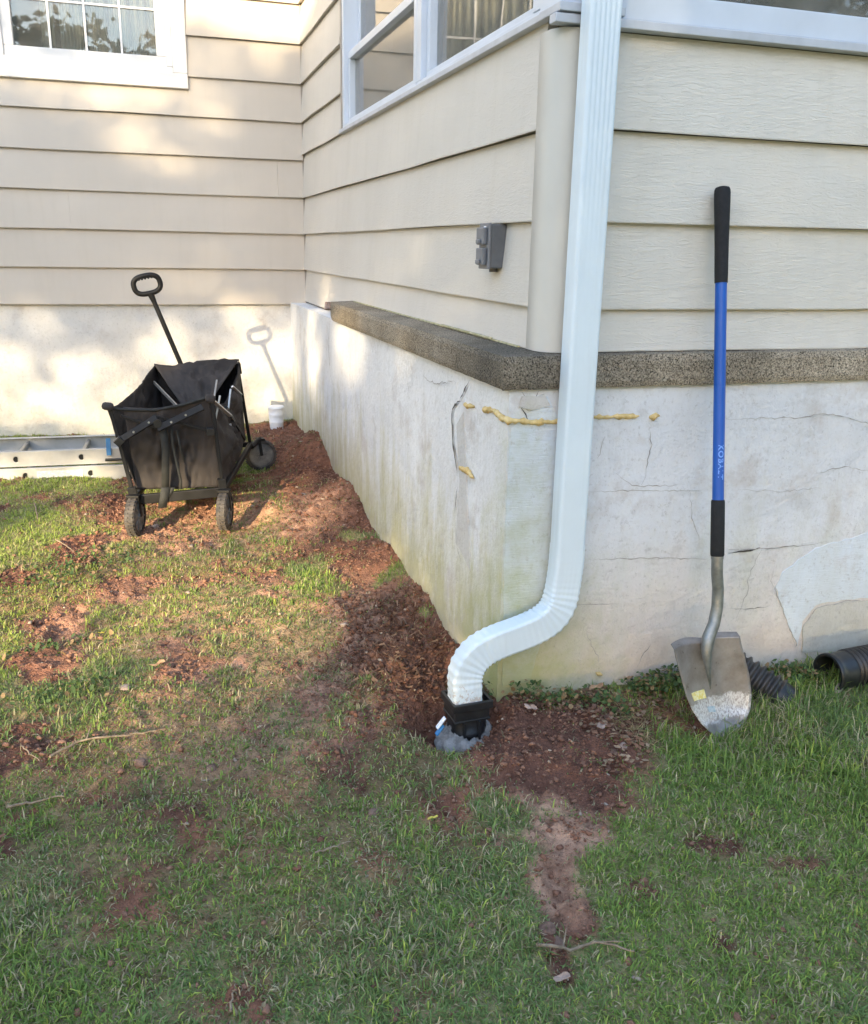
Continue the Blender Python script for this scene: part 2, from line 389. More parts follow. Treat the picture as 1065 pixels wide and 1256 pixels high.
def ground():
    def axis(a, b, st):
        core = np.arange(a, b, st); e = np.array([.3, .8, 1.6, 3, 6, 12, 25, 50, 90.])
        return np.concatenate([(a-e)[::-1], core, b+e])
    X = axis(-2.5, 1.7, .0115); Y = axis(-1.45, 3.55, .0125)
    gx, gy = np.meshgrid(X, Y); gx = gx.ravel(); gy = gy.ravel()
    z = height(gx, gy); b = bare(gx, gy)
    far = np.clip((np.maximum(np.abs(gx+.4)-2.1, np.abs(gy-1)-2.5))/2, 0, 1); z = z*(1-far)
    nx, ny = len(X), len(Y)
    me = bpy.data.meshes.new('ground'); me.vertices.add(nx*ny)
    me.vertices.foreach_set('co', np.stack([gx, gy, z], 1).ravel().astype(np.float32))
    i = np.arange((nx-1)*(ny-1)); r_, c_ = i//(nx-1), i % (nx-1); a = r_*nx+c_
    q = np.stack([a, a+1, a+nx+1, a+nx], 1).ravel()
    me.loops.add(len(q)); me.loops.foreach_set('vertex_index', q.astype(np.int32))
    me.polygons.add(len(i)); me.polygons.foreach_set('loop_start', (np.arange(len(i))*4).astype(np.int32)); me.polygons.foreach_set('loop_total', np.full(len(i), 4, np.int32))
    me.polygons.foreach_set('use_smooth', np.ones(len(i), bool))
    me.update(); me.validate()
    n1 = fbm(gx, gy, 7, 4); n2 = fbm(gx+4, gy+2, 40, 3)
    dark = np.array([.17,.080,.054]); red = np.array([.36,.165,.10]); tan = np.array([.56,.345,.235]); thatch = np.array([.29,.265,.12])
    wet = SS(poly_d(gx, gy, G((470,780),(520,830),(530,885))), .22)
    wet = np.maximum(wet, .85*SS(poly_d(gx, gy, G((600,890),(640,930),(700,935),(740,900))), .12))
    dry = SS(poly_d(gx, gy, G((660,1010),(700,1030),(690,1080))), .09)
    dry = np.maximum(dry, .7*SS(poly_d(gx, gy, G((230,660),(330,640),z=.04)), .3)); dry = np.maximum(dry, .6*SS(poly_d(gx, gy, G((180,760),(400,760),(300,880))), .3))
    t = np.clip((n1-.35)*2.2+dry*.6-wet*.9, 0, 1)[:, None]
    c = dark*(1-t)+red*t; t2 = np.clip(dry*(n2+.25)*.9, 0, 1)[:, None]; c = c*(1-t2)+tan*t2
    gb = np.clip(1-b*1.6, 0, 1)[:, None]; c = c*(1-gb)+thatch*gb
    c = c*(.62+.76*n2[:, None])*(.85+.3*fbm(gx+7, gy, 120, 2)[:, None])
    at_ = me.color_attributes.new('tint', 'FLOAT_COLOR', 'POINT')
    at_.data.foreach_set('color', np.concatenate([c, np.ones((len(c), 1))], 1).ravel().astype(np.float32))
    me.materials.append(M['soil']); o = bpy.data.objects.new('ground', me); COL.objects.link(o); tag(o, kind='structure')
ground()

# ------------------------------------------------------------------ fast stuff meshes
def raw(name, verts, faces_list, cols, mat, **tg):
    """faces_list: list of (n,k) index arrays"""
    me = bpy.data.meshes.new(name); me.vertices.add(len(verts)); me.vertices.foreach_set('co', verts.ravel().astype(np.float32))
    li = np.concatenate([f.ravel() for f in faces_list]); tot = np.concatenate([np.full(len(f), f.shape[1]) for f in faces_list])
    st = np.concatenate([[0], np.cumsum(tot)[:-1]])
    me.loops.add(len(li)); me.loops.foreach_set('vertex_index', li.astype(np.int32))
    me.polygons.add(len(tot)); me.polygons.foreach_set('loop_start', st.astype(np.int32)); me.polygons.foreach_set('loop_total', tot.astype(np.int32))
    me.update()
    a = me.color_attributes.new('tint', 'FLOAT_COLOR', 'POINT')
    a.data.foreach_set('color', np.concatenate([cols, np.ones((len(cols), 1))], 1).ravel().astype(np.float32))
    me.materials.append(mat); o = bpy.data.objects.new(name, me); COL.objects.link(o); tag(o, **tg); return o
def visible(x, y, m=60):
    d = np.stack([x, y, np.zeros_like(x)], 1)-CAM
    zz = d@_f; px = 532.5+FPX*(d@_r)/zz; py = 628-FPX*(d@_u)/zz
    return (zz > .2) & (px > -m) & (px < 1065+m) & (py < 1256+m*2.5), zz
def outside_house(x, y):
    return ((x < -.112) & (y < D)) | (y < -.04)
def blades(name, n_tuft, per, length, pal, seed, density, lie=.80, wid=.0026, **tg):
    rs = np.random.RandomState(seed)
    X = rs.uniform(-2.4, 1.7, n_tuft); Y = -1.45+5.0*rs.uniform(0, 1, n_tuft)**1.25
    ok, zz = visible(X, Y); ok &= outside_house(X, Y) & (np.hypot(X-PIT[0], Y-PIT[1]) > .10)
    b = bare(X, Y); ok &= rs.rand(n_tuft) < density(X, Y, b)
    X, Y, b = X[ok], Y[ok], b[ok]; n = len(X)
    L0 = length(X, Y, b)*rs.uniform(.6, 1.25, n); hue = rs.rand(n); big = fbm(X, Y, 2.5, 4)
    X = np.repeat(X, per); Y = np.repeat(Y, per); L = np.repeat(L0, per)*rs.uniform(.5, 1.2, n*per); hue = np.repeat(hue, per); big = np.repeat(big, per); b = np.repeat(b, per)
    k = n*per; X = X+rs.normal(0, .010, k); Y = Y+rs.normal(0, .010, k); Z = height(X, Y)-.003
    an = rs.uniform(0, 2*np.pi, k); le = np.abs(rs.normal(lie, .42, k)).clip(.03, 1.45)
    dx, dy = np.cos(an), np.sin(an); wx, wy = -dy, dx; wv = rs.uniform(.55, 1.2, k)*wid*(1+.35*(zz.mean() > 0))
    P0 = np.stack([X, Y, Z], 1); W_ = np.stack([wx, wy, np.zeros(k)], 1)*wv[:, None]/2
    d1 = np.stack([dx*np.sin(le*.6), dy*np.sin(le*.6), np.cos(le*.6)], 1); le2 = (le*1.5+.15).clip(0, 1.75)
    d2 = np.stack([dx*np.sin(le2), dy*np.sin(le2), np.cos(le2)], 1)
    P1 = P0+d1*(L*.5)[:, None]; P2 = P1+d2*(L*.5)[:, None]
    V = np.stack([P0-W_, P0+W_, P1+W_*.8, P1-W_*.8, P2], 1).reshape(-1, 3)
    i = np.arange(k)*5; q = np.stack([i, i+1, i+2, i+3], 1); t = np.stack([i+3, i+2, i+4], 1)
    C = pal(rs, k, hue, big, b, X, Y)
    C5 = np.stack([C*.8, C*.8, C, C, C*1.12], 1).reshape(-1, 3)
    return raw(name, V, [q, t], C5, M['blade_grass'], **tg)
def green_pal(rs, k, hue, big, b, X, Y):
    g1 = np.array([.115,.190,.042]); g2 = np.array([.225,.305,.075]); g3 = np.array([.32,.38,.08]); dry = np.array([.40,.34,.21]); blue = np.array([.145,.205,.090])
    t = rs.rand(k)[:, None]*.6+hue[:, None]*.4
    c = g1*(1-t)+g2*t
    m = (big > .55)[:, None]*.45; c = c*(1-m)+blue*m
    y = (rs.rand(k) < .12)[:, None]; c = np.where(y, g3, c)
    left = np.clip(.55*(Y > .5)*np.clip((-.75-X)*3, 0, 1), 0, 1)[:, None]; c = c*(1-left)+g3*left  # sunlit tone painted into the left blades, yellower and lighter
    d = (rs.rand(k) < .13+.25*b+.16*(fbm(X, Y, 4, 3) > .52))[:, None]; c = np.where(d, dry*(.6+.6*rs.rand(k)[:, None]), c)
    return c*(1.0+.6*rs.rand(k)[:, None])
lush = lambda x, y: SS(poly_d(x, y, G((900,900),(1065,870),(1100,960))), .22)
def glen(x, y, b): return (.017+.013*fbm(x, y, 6, 3)+.030*lush(x, y)+.009*(fbm(x+8, y+3, 5, 2) > .6))*(1-.25*b)
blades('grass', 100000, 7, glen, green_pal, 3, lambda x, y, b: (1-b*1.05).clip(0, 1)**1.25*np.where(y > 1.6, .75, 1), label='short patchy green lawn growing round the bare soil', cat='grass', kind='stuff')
blades('moss_turf', 100000, 6, lambda x, y, b: .0085+.004*fbm(x, y, 9, 2), lambda rs, k, hue, big, b, X, Y: green_pal(rs, k, hue, big, b, X, Y)*.85, 13, lambda x, y, b: (1-b).clip(0, 1)**.8, lie=1.0, wid=.0032,
       label='mossy undergrowth of short turf between the longer blades', cat='turf', kind='stuff')
def tan_pal(rs, k, hue, big, b, X, Y):
    a = np.array([.27,.21,.12]); c = np.array([.42,.35,.22]); t = rs.rand(k)[:, None]; return (a*(1-t)+c*t)*(.6+.6*rs.rand(k)[:, None])
blades('dry_grass', 34000, 3, lambda x, y, b: .019+0*x, tan_pal, 5, lambda x, y, b: np.clip(.30+.45*(fbm(x+2, y+7, 4, 3) > .5)+.25*b, 0, 1)*np.where(b > .93, .22, 1), lie=1.25, wid=.0022,
       label='dead straw coloured grass lying between the green blades', cat='dry grass', kind='stuff')
def crumbs():
    rs = np.random.RandomState(21); n = 230000
    X = rs.uniform(-2.3, 1.2, n); Y = -1.4+4.9*rs.uniform(0, 1, n)**1.15
    ok, zz = visible(X, Y, 20); ok &= outside_house(X, Y); b = bare(X, Y); ok &= rs.rand(n) < np.clip(b*b*1.1-.05, .05, 1)
    X, Y, b = X[ok], Y[ok], b[ok]; k = len(X)
    wet = SS(poly_d(X, Y, G((470,780),(520,830),(530,885))), .25)
    S = (.0013+.0062*rs.rand(k)**7+.0045*wet*rs.rand(k)**3)*(1+.2*(Y > 1)); Z = height(X, Y)+S*.35
    ph = (1+5**.5)/2; ico = np.array([(-1,ph,0),(1,ph,0),(-1,-ph,0),(1,-ph,0),(0,-1,ph),(0,1,ph),(0,-1,-ph),(0,1,-ph),(ph,0,-1),(ph,0,1),(-ph,0,-1),(-ph,0,1)])/1.9
    F = np.array([(0,11,5),(0,5,1),(0,1,7),(0,7,10),(0,10,11),(1,5,9),(5,11,4),(11,10,2),(10,7,6),(7,1,8),(3,9,4),(3,4,2),(3,2,6),(3,6,8),(3,8,9),(4,9,5),(2,4,11),(6,2,10),(8,6,7),(9,8,1)])
    an = rs.rand(k)*6.28; ca, sa = np.cos(an), np.sin(an)
    jit = ico[None]*(1+rs.normal(0, .34, (k, 12, 1)).clip(-.6, .8))*np.stack([rs.uniform(.7,1.5,k), rs.uniform(.6,1.1,k), rs.uniform(.45,.95,k)], 1)[:, None]
    vx = jit[..., 0]*ca[:, None]-jit[..., 1]*sa[:, None]; vy = jit[..., 0]*sa[:, None]+jit[..., 1]*ca[:, None]
    V = np.stack([vx, vy, jit[..., 2]], 2)*S[:, None, None]+np.stack([X, Y, Z], 1)[:, None]
    t = rs.rand(k)[:, None]; dry = np.clip(fbm(X, Y, 6, 3)*1.5-.3-wet*.6, 0, 1)[:, None]
    c = np.array([.18,.082,.054])*(1-t)+np.array([.31,.155,.10])*t; c = c*(1-dry*.5)+np.array([.40,.25,.18])*dry*.5
    c = c*(1-.25*wet[:, None]); pale = (rs.rand(k) < .03)[:, None]; c = np.where(pale, np.array([.42,.33,.26]), c)
    raw('loose_soil', V.reshape(-1, 3), [(F[None]+np.arange(k)[:, None, None]*12).reshape(-1, 3)], np.repeat(c, 12, 0), M['crumb'], label='crumbly reddish brown soil dug out round the drain and wall', cat='soil', kind='stuff')
crumbs()
def weeds():
    rs = np.random.RandomState(4); P = []
    def patch(pts, r, n, z=0.02):
        gp = G(*pts, z=z)
        for _ in range(n):
            a = gp[rs.randint(len(gp))]; x = a[0]+rs.normal(0, r); y = a[1]+rs.normal(0, r*.5)
            if outside_house(np.array([x]), np.array([y]))[0]: P.append((x, y))
    patch([(640,860),(665,866),(690,874),(705,868),(622,850)], .04, 330); patch([(790,842),(815,835),(835,840),(800,850)], .04, 520); patch([(915,838),(960,826),(985,832)], .035, 380)
    patch([(600,842),(606,860)], .015, 60); patch([(60,790),(85,840),(70,850)], .07, 260); patch([(450,795)], .03, 0); patch([(740,870),(760,880)], .03, 110); patch([(90,532),(130,532)], .02, 40, .1)
    patch([(100,700),(40,720),(110,690)], .12, 500, .01)
    P = np.array(P); k = len(P); X, Y = P[:, 0], P[:, 1]; far = (Y > .3)
    Z = height(X, Y)+rs.uniform(.004, .045, k)*np.where(far, .55, 1); r = rs.uniform(.003, .0078, k)
    n = 7; an = np.linspace(0, 2*np.pi, n, endpoint=False); ring = np.stack([np.cos(an)*(1-.25*(np.cos(an) > .9)), np.sin(an)*.9, 0*an], 1)
    tl = rs.normal(0, .55, (k, 2)); rot = rs.rand(k)*6.28; c_, s_ = np.cos(rot), np.sin(rot)
    vx = ring[None, :, 0]*c_[:, None]-ring[None, :, 1]*s_[:, None]; vy = ring[None, :, 0]*s_[:, None]+ring[None, :, 1]*c_[:, None]
    vz = vx*tl[:, :1]+vy*tl[:, 1:]
    V = np.stack([vx, vy, vz], 2)*r[:, None, None]+np.stack([X, Y, Z], 1)[:, None]
    V = np.concatenate([V, np.stack([X, Y, Z-r*.25], 1)[:, None]], 1)
    F = np.array([(i, (i+1) % n, n) for i in range(n)])
    t = rs.rand(k)[:, None]; c = np.array([.04,.075,.025])*(1-t)+np.array([.13,.19,.06])*t; br = (rs.rand(k) < .22)[:, None]; c = np.where(br, np.array([.30,.20,.10]), c)
    raw('ground_weeds', V.reshape(-1, 3), [(F[None]+np.arange(k)[:, None, None]*(n+1)).reshape(-1, 3)], np.repeat(c, n+1, 0), M['weed'], label='low round leaved weeds along the foot of the front wall', cat='weeds', kind='stuff')
weeds()

# ------------------------------------------------------------------ the house
house = empty('house', (0, 0, 0), 'beige sided house with white painted foundation and projecting corner', 'house')
PL = {'A': lambda u, o, z: (-o, u, z), 'B': lambda u, o, z: (u, -o, z), 'C': lambda u, o, z: (u, D-o, z)}
ZB, ZC = Z0-.1065, Z0-.2015
def courses(mb, pl, u0, u1, z0, z1, o0=.021, o1=.003, joints=()):
    """one lap board: drip edge, bevelled foot, face leaning back to the next board"""
    P = PL[pl]; us = [u0]+[j for j in joints if u0 < j < u1]+[u1]
    for i in range(len(us)-1):
        a, b = us[i]+(0 if i == 0 else .0008), us[i+1]; e = .0016*(i % 2)
        sec = [(-.02, z0+.006), (o0-.004+e, z0+.003), (o0-.001+e, z0), (o0+e, z0+.003), (o1+(o0-o1)*.5+e+.0008, (z0+z1)/2), (o1+e, z1), (-.02, z1)]
        m = max(2, int((b-a)/.35)); vs = []; fs = []
        for k in range(m+1):
            u = a+(b-a)*k/m
            wv = .0012*math.sin(u*3.1+z0*9)+.0010*math.sin(u*7.7+z0*5)
            vs += [P(u, s_[0]+(wv if q in (2,3,4) else 0), s_[1]+(wv if q in (1,2,3) else 0)) for q, s_ in enumerate(sec)]
        ns = len(sec)
        for k in range(m):
            for q in range(ns-1):
                A_, B_ = k*ns+q, (k+1)*ns+q
                fs.append((A_, B_, B_+1, A_+1) if pl != 'A' else (A_+1, B_+1, B_, A_))
        fs += [tuple(range(ns)), tuple(m*ns+q for q in range(ns-1, -1, -1))]
        mb.add(vs, fs)
# front face, right of the downspout
mb = MB()
courses(mb, 'B', .10, 3.4, ZB+.003, Z0)
courses(mb, 'B', .10, 3.4, Z0, Z0+EX); courses(mb, 'B', .10, 3.4, Z0+EX, Z0+2*EX, joints=(1.165,)); courses(mb, 'B', .10, 3.4, Z0+2*EX, Z0+.613)
tag(mb.build('siding', M['siding_front'], house), 'cream wood grained siding behind the shovel')
mb = MB()
courses(mb, 'A', .077, 2.15, ZB+.003, Z0); courses(mb, 'A', 2.15, D-.012, ZC+.02, Z0)
for k in range(2): courses(mb, 'A', .077, D-.012, Z0+k*EX, Z0+(k+1)*EX)
courses(mb, 'A', .077, D-.012, Z0+2*EX, Z0+.64)
for k in range(3, 11): courses(mb, 'A', 2.37, D-.012, Z0+(.64 if k == 3 else k*EX), Z0+(k+1)*EX)
tag(mb.build('siding', M['siding_side'], house), 'cream siding under the casement windows')
mb = MB(); WX0, WX1, WZ = -1.69, -.634, 2.0
for k in range(-1, 12):
    za = ZC if k < 0 else Z0+k*EX; zb = Z0+(k+1)*EX
    j = {1: (-1.30,), 2: (-.16,), 5: (-3.,)}.get(k, ())
    if zb < WZ: courses(mb, 'C', -5., -.012, za, zb, joints=j)
    else:
        courses(mb, 'C', -5., WX0, za, zb); courses(mb, 'C', WX1, -.012, za, zb)
        if za < WZ: courses(mb, 'C', WX0, WX1, za, WZ)
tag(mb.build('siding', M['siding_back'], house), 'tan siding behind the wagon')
# inner corner trim, dark joint
mb = MB(); mb.box((-.014, D-.014, ZC+.01), (-.002, D+.01, 3.3)); mb.build('corner_trim', M['brown_trim'], house)
# outside corner post with rounded nose
mb = MB(); r = .058; prof = [(.0, .078), (-.022, .078)]
prof += [(-.022+r-r*math.cos(a), -.022+r-r*math.sin(a)) for a in [math.pi/2*i/14 for i in range(15)]]
prof += [(.105, -.022), (.105, 0)]
z0, z1 = ZB+.003, Z0+.612
vs = [(x, y, z) for z in (z0, z1) for x, y in prof]; n = len(prof)
mb.add(vs, [(i, n+i, n+i+1, i+1) for i in range(n-1)], 0, True); mb.add(vs, [tuple(range(n)), tuple(range(2*n-1, n-1, -1))])
mb.build('corner_post', M['post'], house)
# backing walls so nothing is paper thin
mb = MB(); mb.box((.02, .02, -.3), (3.4, .14, 1.70)); mb.box((.02, .14, -.3), (.14, D+.15, 1.70)); mb.box((.02, 2.37, 1.70), (.14, D+.15, 3.4))
mb.box((-5, D+.02, -.3), (.02, D+.15, 1.99)); mb.box((-5, D+.02, 1.99), (WX0, D+.15, 3.4)); mb.box((WX1, D+.02, 1.99), (.02, D+.15, 3.4))
mb.build('wall_core', M['room'], house)
# concrete ledge
def roughbox_grid(mb, quads, mi=0): pass
def ledge():
    zt, zb = ZB, Z0-.1902; step = .02
    path = [(-.13+.0, 2.163-i*step) for i in range(int((2.163+.048)/step)+1)]; path[-1] = (-.13, -.048)
    path += [(-.13+(i+1)*step, -.048) for i in range(int(3.4/step))]
    vs = []; n = len(path); zn = 5
    for i, (x, y) in enumerate(path):
        side = 0 if i < 111 else 1
        for j in range(zn+1):
            t = j/zn; z = zb+(zt-zb)*t; k = mnoise.noise(Vector((x*14, y*14, z*20)))*.0022+mnoise.noise(Vector((x*50, y*50, z*50)))*.0012
            if j in (0, zn): k += .0035+abs(mnoise.noise(Vector((x*30, y*30, z*9))))*.004; z += (.001 if j == 0 else -.001)*2
            end = max(0, 1-i/5.)*.012 if i < 5 else 0
            if x <= -.129 and y > -.047: vs.append((x+k+end, y, z))
            elif x <= -.129: vs.append((x+k*.6, y+k*.6, z))
            else: vs.append((x, y+k, z))
        bp = (x+.14, y) if y > -.047 else (max(x, .01), -.01); vs.append((bp[0], bp[1], zt+.002)); vs.append((bp[0], bp[1], zb))
    m = zn+3; fs = []
    for i in range(n-1):
        for j in range(zn): fs.append((i*m+j, (i+1)*m+j, (i+1)*m+j+1, i*m+j+1))
        fs.append((i*m+zn, (i+1)*m+zn, (i+1)*m+zn+1, i*m+zn+1)); fs.append(((i+1)*m, i*m, i*m+zn+2, (i+1)*m+zn+2))
    fs.append(tuple(range(zn+2))+(zn+2,))
    mb = MB(); mb.add(vs, fs, 0)
    mb.box((-.1306, -.0486, zb+.002), (-.1285, -.0462, zt-.004))
    return mb.build('ledge', M['ledge'], house)
ledge()
mb = MB(); c = Vector((-.10, 2.19, .925)); 
for k in range(5): mb.tube([c+Vector((-.03+.012*k, .0, -.02)), c+Vector((-.03+.012*k, .012, .012))], [.012, .006], 7)
mb.build('broken_brick', M['stone'], house)
# thin flashing strip on the ledge under the siding
mb = MB(); mb.box((-.028, .12, ZB+.002), (-.001, 2.08, ZB+.006)); mb.box((-.034, .30, ZB+.006), (-.026, .75, ZB+.010)); mb.build('flashing', M['moss_pale'], house)
# foundation: displaced plaster sheets
def sheet(mb, P, u0, u1, z0, z1, st, amp, m=0, f=1.):
    nu = max(2, int((u1-u0)/st)); nz = max(2, int((z1-z0)/st)); vs = []; fs = []
    for i in range(nu+1):
        for j in range(nz+1):
            u = u0+(u1-u0)*i/nu; z = z0+(z1-z0)*j/nz
            p = Vector(P(u, 0, z)); k = amp*min(1, max(0, (u-u0)/.08)+.0)*(mnoise.noise(p*3.1*f)+.5*mnoise.noise(p*9*f)+.25*mnoise.noise(p*30*f))
            vs.append(P(u, k, z))
    for i in range(nu):
        for j in range(nz):
            a = i*(nz+1)+j; fs.append((a, a+nz+1, a+nz+2, a+1))
    mb.add(vs, fs, m, True)
XA, YB = -.105, -.03
FA = lambda u, o, z: (XA-o, u, z)
FB = lambda u, o, z: (u, YB-o, z)
FC = lambda u, o, z: (u, D+.008-o, z)
def strip(mb, pts, P, ax, wd, m=1, off=.0015, jit=.006, sd=1):
    """an irregular crack: a slim sunken looking ribbon following measured points"""
    rs = random.Random(sd); base = []
    for a, b in zip(pts[:-1], pts[1:]):
        k = max(2, int((b-a).length/.012))
        for i in range(k):
            t = i/k; p = a.lerp(b, t); e = 1 if i else .3
            base.append((p[ax]+rs.uniform(-jit, jit)*e, p[2]+rs.uniform(-jit, jit)*e))
    base.append((pts[-1][ax], pts[-1][2])); n = len(base); vs = []
    for i, (u, z) in enumerate(base):
        q = base[min(i+1, n-1)]; p_ = base[max(i-1, 0)]; dx, dz = q[0]-p_[0], q[1]-p_[1]; L = math.hypot(dx, dz)+1e-9
        w_ = wd*rs.uniform(.35, 1.3)*(min(1, 3*min(i, n-1-i)/n+.15))/2
        vs += [P(u-dz/L*w_, off, z+dx/L*w_), P(u+dz/L*w_, off, z-dx/L*w_)]
    mb.add(vs, [(2*i, 2*i+1, 2*i+3, 2*i+2) for i in range(n-1)], m)
def pb(*pp): return [at(x, y, AY, YB) for x, y in pp]
def pa(*pp): return [at(x, y, AX, XA) for x, y in pp]
def fill(mb, pts, P, ax, m, off=.003, jit=.003, sd=3):
    rs = random.Random(sd); loop = []
    for a, b in zip(pts, pts[1:]+pts[:1]):
        k = max(1, int((b-a).length/.02))
        for i in range(k): p = a.lerp(b, i/k); loop.append((p[ax]+rs.uniform(-jit, jit), p[2]+rs.uniform(-jit, jit)))
    n = len(loop); cu = sum(x for x, _ in loop)/n; cz = sum(z for _, z in loop)/n
    vs = [P(u, off, z) for u, z in loop]+[P(u, -.01, z) for u, z in loop]
    mb.add(vs, [tuple(range(n))]+[(i, (i+1) % n, n+(i+1) % n, n+i) for i in range(n)], m)
mb = MB(); sheet(mb, FB, XA, 3.4, -.25, Z0-.189, .03, .0035)
mb.box((XA+.004, YB+.006, -.25), (3.4, .02, Z0-.1925))
for i, (L_, w_, j) in enumerate([
   ([(892,514),(940,513),(984,512),(1007,507),(1030,510),(1065,519),(1110,522)], .0022, .003), ([(720,603),(780,601),(860,602)], .002, .002), ([(722,686),(800,684),(872,686)], .0022, .002),
   ([(893,674),(950,672),(1000,667),(1014,664)], .0026, .002), ([(893,678),(925,674),(932,671)], .005, .001), ([(890,747),(925,746),(943,743)], .0025, .002), ([(700,742),(760,740)], .002, .002),
   ([(795,520),(800,545),(792,575),(786,595)], .003, .005), ([(742,535),(737,550),(732,562)], .0025, .003), ([(755,580),(775,595),(800,596),(840,594)], .0022, .003),
   ([(950,692),(945,712),(955,735),(962,755),(972,780),(977,802)], .002, .003), ([(716,770),(728,795),(735,815)], .0025, .004), ([(798,790),(790,800),(781,818)], .004, .003),
   ([(935,672),(920,700),(915,730),(900,765)], .0022, .005), ([(845,600),(850,640),(858,662)], .002, .004), ([(1000,580),(1035,572),(1065,577)], .002, .003), ([(905,600),(960,603),(1010,597)], .0015, .003), ([(660,480),(640,500),(650,520)], .003, .006),
   ([(640,480),(655,495),(675,500)], .004, .006)]):
    strip(mb, pb(*L_), FB, 0, w_, 2 if i not in (4, 17) else 1, jit=j, sd=i, off=.0026)
fill(mb, pb((960,702),(1000,672),(1110,640),(1110,735),(1040,734),(1000,742),(984,762),(978,792),(960,748),(952,720)), FB, 0, 3, off=.0022)
fill(mb, pb((984,800),(985,768),(1000,746),(1040,737),(1110,738),(1110,800)), FB, 0, 4, off=.0030)
strip(mb, pb((984,795),(985,766),(1001,745),(1040,736),(1110,737)), FB, 0, .0018, 2, jit=.002, sd=55, off=.0040)
fill(mb, pb((672,486),(688,520),(676,640),(668,770),(650,835),(616,842),(618,700),(624,560),(627,524)), FB, 0, 3, off=.0022, jit=.002)
fill(mb, pb((640,486),(668,484),(675,496),(650,503),(636,497)), FB, 0, 4, off=.0055)
fb = mb.build('foundation', [M['found_right'], M['crack'], M['hairline'], M['patch'], M['patch_grey']], house); tag(fb, 'cracked white painted foundation behind the shovel')
mb = MB(); sheet(mb, FA, YB, D+.05, -.25, Z0-.1895, .03, .004)
mb.box((XA+.004, 2.16, Z0-.21), (.02, D+.01, Z0-.1955)); mb.box((XA+.006, YB+.006, -.25), (.02, D+.1, Z0-.1925))
strip(mb, pa((578,466),(572,478),(566,490)), FA, 1, .007, 1, jit=.003, sd=70, off=.005)
strip(mb, pa((567,492),(560,496),(557,502),(556,515),(557,530),(558,548),(561,566),(563,583)), FA, 1, .010, 1, jit=.003, sd=71, off=.005)
strip(mb, pa((563,598),(561,615),(560,630)), FA, 1, .006, 1, jit=.003, sd=72, off=.005)
strip(mb, pa((560,632),(562,668),(570,700)), FA, 1, .003, 2, jit=.004, sd=73, off=.005)
strip(mb, pa((406,392),(404,420),(406,450),(408,470)), FA, 1, .006, 2, jit=.003, sd=74, off=.005)
strip(mb, pa((560,468),(535,470),(520,462)), FA, 1, .003, 2, jit=.005, sd=75, off=.005)
fill(mb, pa((570,505),(575,640),(578,700),(560,665),(565,590),(561,520)), FA, 1, 3, off=.003)
tag(mb.build('foundation', [M['found'], M['crack'], M['hairline'], M['patch_grey']], house), 'algae stained white foundation under the grey ledge')
mb = MB(); sheet(mb, FC, -5, .0, -.25, ZC-.001, .06, .003); mb.box((-5, D+.014, -.25), (.0, D+.05, ZC-.002))
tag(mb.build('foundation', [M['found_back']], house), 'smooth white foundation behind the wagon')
# yellow foam sealant
mb = MB()
def foam(pts, r0, sd):
    rs = random.Random(sd); P_ = []; R_ = []
    for a, b in zip(pts[:-1], pts[1:]):
        k = max(2, int((b-a).length/.008))
        for i in range(k): P_.append(a.lerp(b, i/k)+Vector((rs.uniform(-.001,.001), rs.uniform(-.001,.001), rs.uniform(-.003,.003)))); R_.append(r0*rs.uniform(.45, 1.3))
    P_.append(pts[-1]); R_ = R_+[r0*.3]; R_[0] *= .4; mb = MB(); mb.tube(P_, R_, 8); mb.build('foam_sealant', M['foam'], house)
cz = at(622, 516, AY, YB).z
foam([at(594,503,AX,XA-.004), Vector((XA-.006, .06, cz+.012)), Vector((XA-.006, .0, cz+.002)), Vector((XA-.002, YB-.006, cz)), Vector((-.06, YB-.006, cz-.004)), at(672,518,AY,YB-.004), at(700,513,AY,YB-.003)], .0085, 1)
foam([at(724,512,AY,YB-.003), at(760,511,AY,YB-.003), at(784,510,AY,YB-.003)], .0058, 2); foam([at(797,511,AY,YB-.003), at(809,510,AY,YB-.003)], .008, 3)
foam([at(570,497,AX,XA-.003), at(582,499,AX,XA-.003)], .006, 4); foam([at(564,573,AX,XA-.003), at(573,577,AX,XA-.003), at(581,586,AX,XA-.003)], .007, 5)
foam([at(731,825,AY,YB-.004), at(739,828,AY,YB-.004)], .006, 6)

# ------------------------------------------------------------------ windows
def frame_rect(mb, P, u0, u1, z0, z1, w_, o0, o1, m=0, bot=None):
    bw = bot or w_
    def bx(a, b, c, d): mb.box(P(a, o0, c), P(b, o1, d), m)
    bx(u0, u1, z0, z0+bw); bx(u0, u1, z1-w_, z1); bx(u0, u0+w_, z0+bw, z1-w_); bx(u1-w_, u1, z0+bw, z1-w_)
P = PL['C']
win = MB(); frame_rect(win, P, WX0, WX1, WZ, 3.25, .075, -.03, .028); frame_rect(win, P, WX0+.112, WX1-.075, WZ+.075, 3.2, .03, -.05, .018)
win = win.build('window', M['white_trim'], house, bevel=.004); tag(win, 'white framed window on the back wall')
s_ = MB(); frame_rect(s_, P, WX0+.142, WX1-.105, WZ+.105, 3.17, .05, -.05, .006); s_.build('sash', M['white_trim'], win, bevel=.003)
gu0, gu1, gz0 = WX0+.192, WX1-.155, WZ+.155
g = MB(); g.box(P(gu0-.01, -.030, gz0-.01), P(gu1+.01, -.036, 3.13)); g.build('pane', M['glass'], win)
mu = MB()
for t in (.25, .5, .75): mu.box(P(gu0+(gu1-gu0)*t-.0055, -.020, gz0), P(gu0+(gu1-gu0)*t+.0055, -.0295, 3.12))
for zz in (2.385, 2.63, 2.87): mu.box(P(gu0, -.0205, zz-.0055), P(gu1, -.0292, zz+.0055))
mu.build('muntin', M['white_trim'], win)
cu = MB(); rs = random.Random(5)
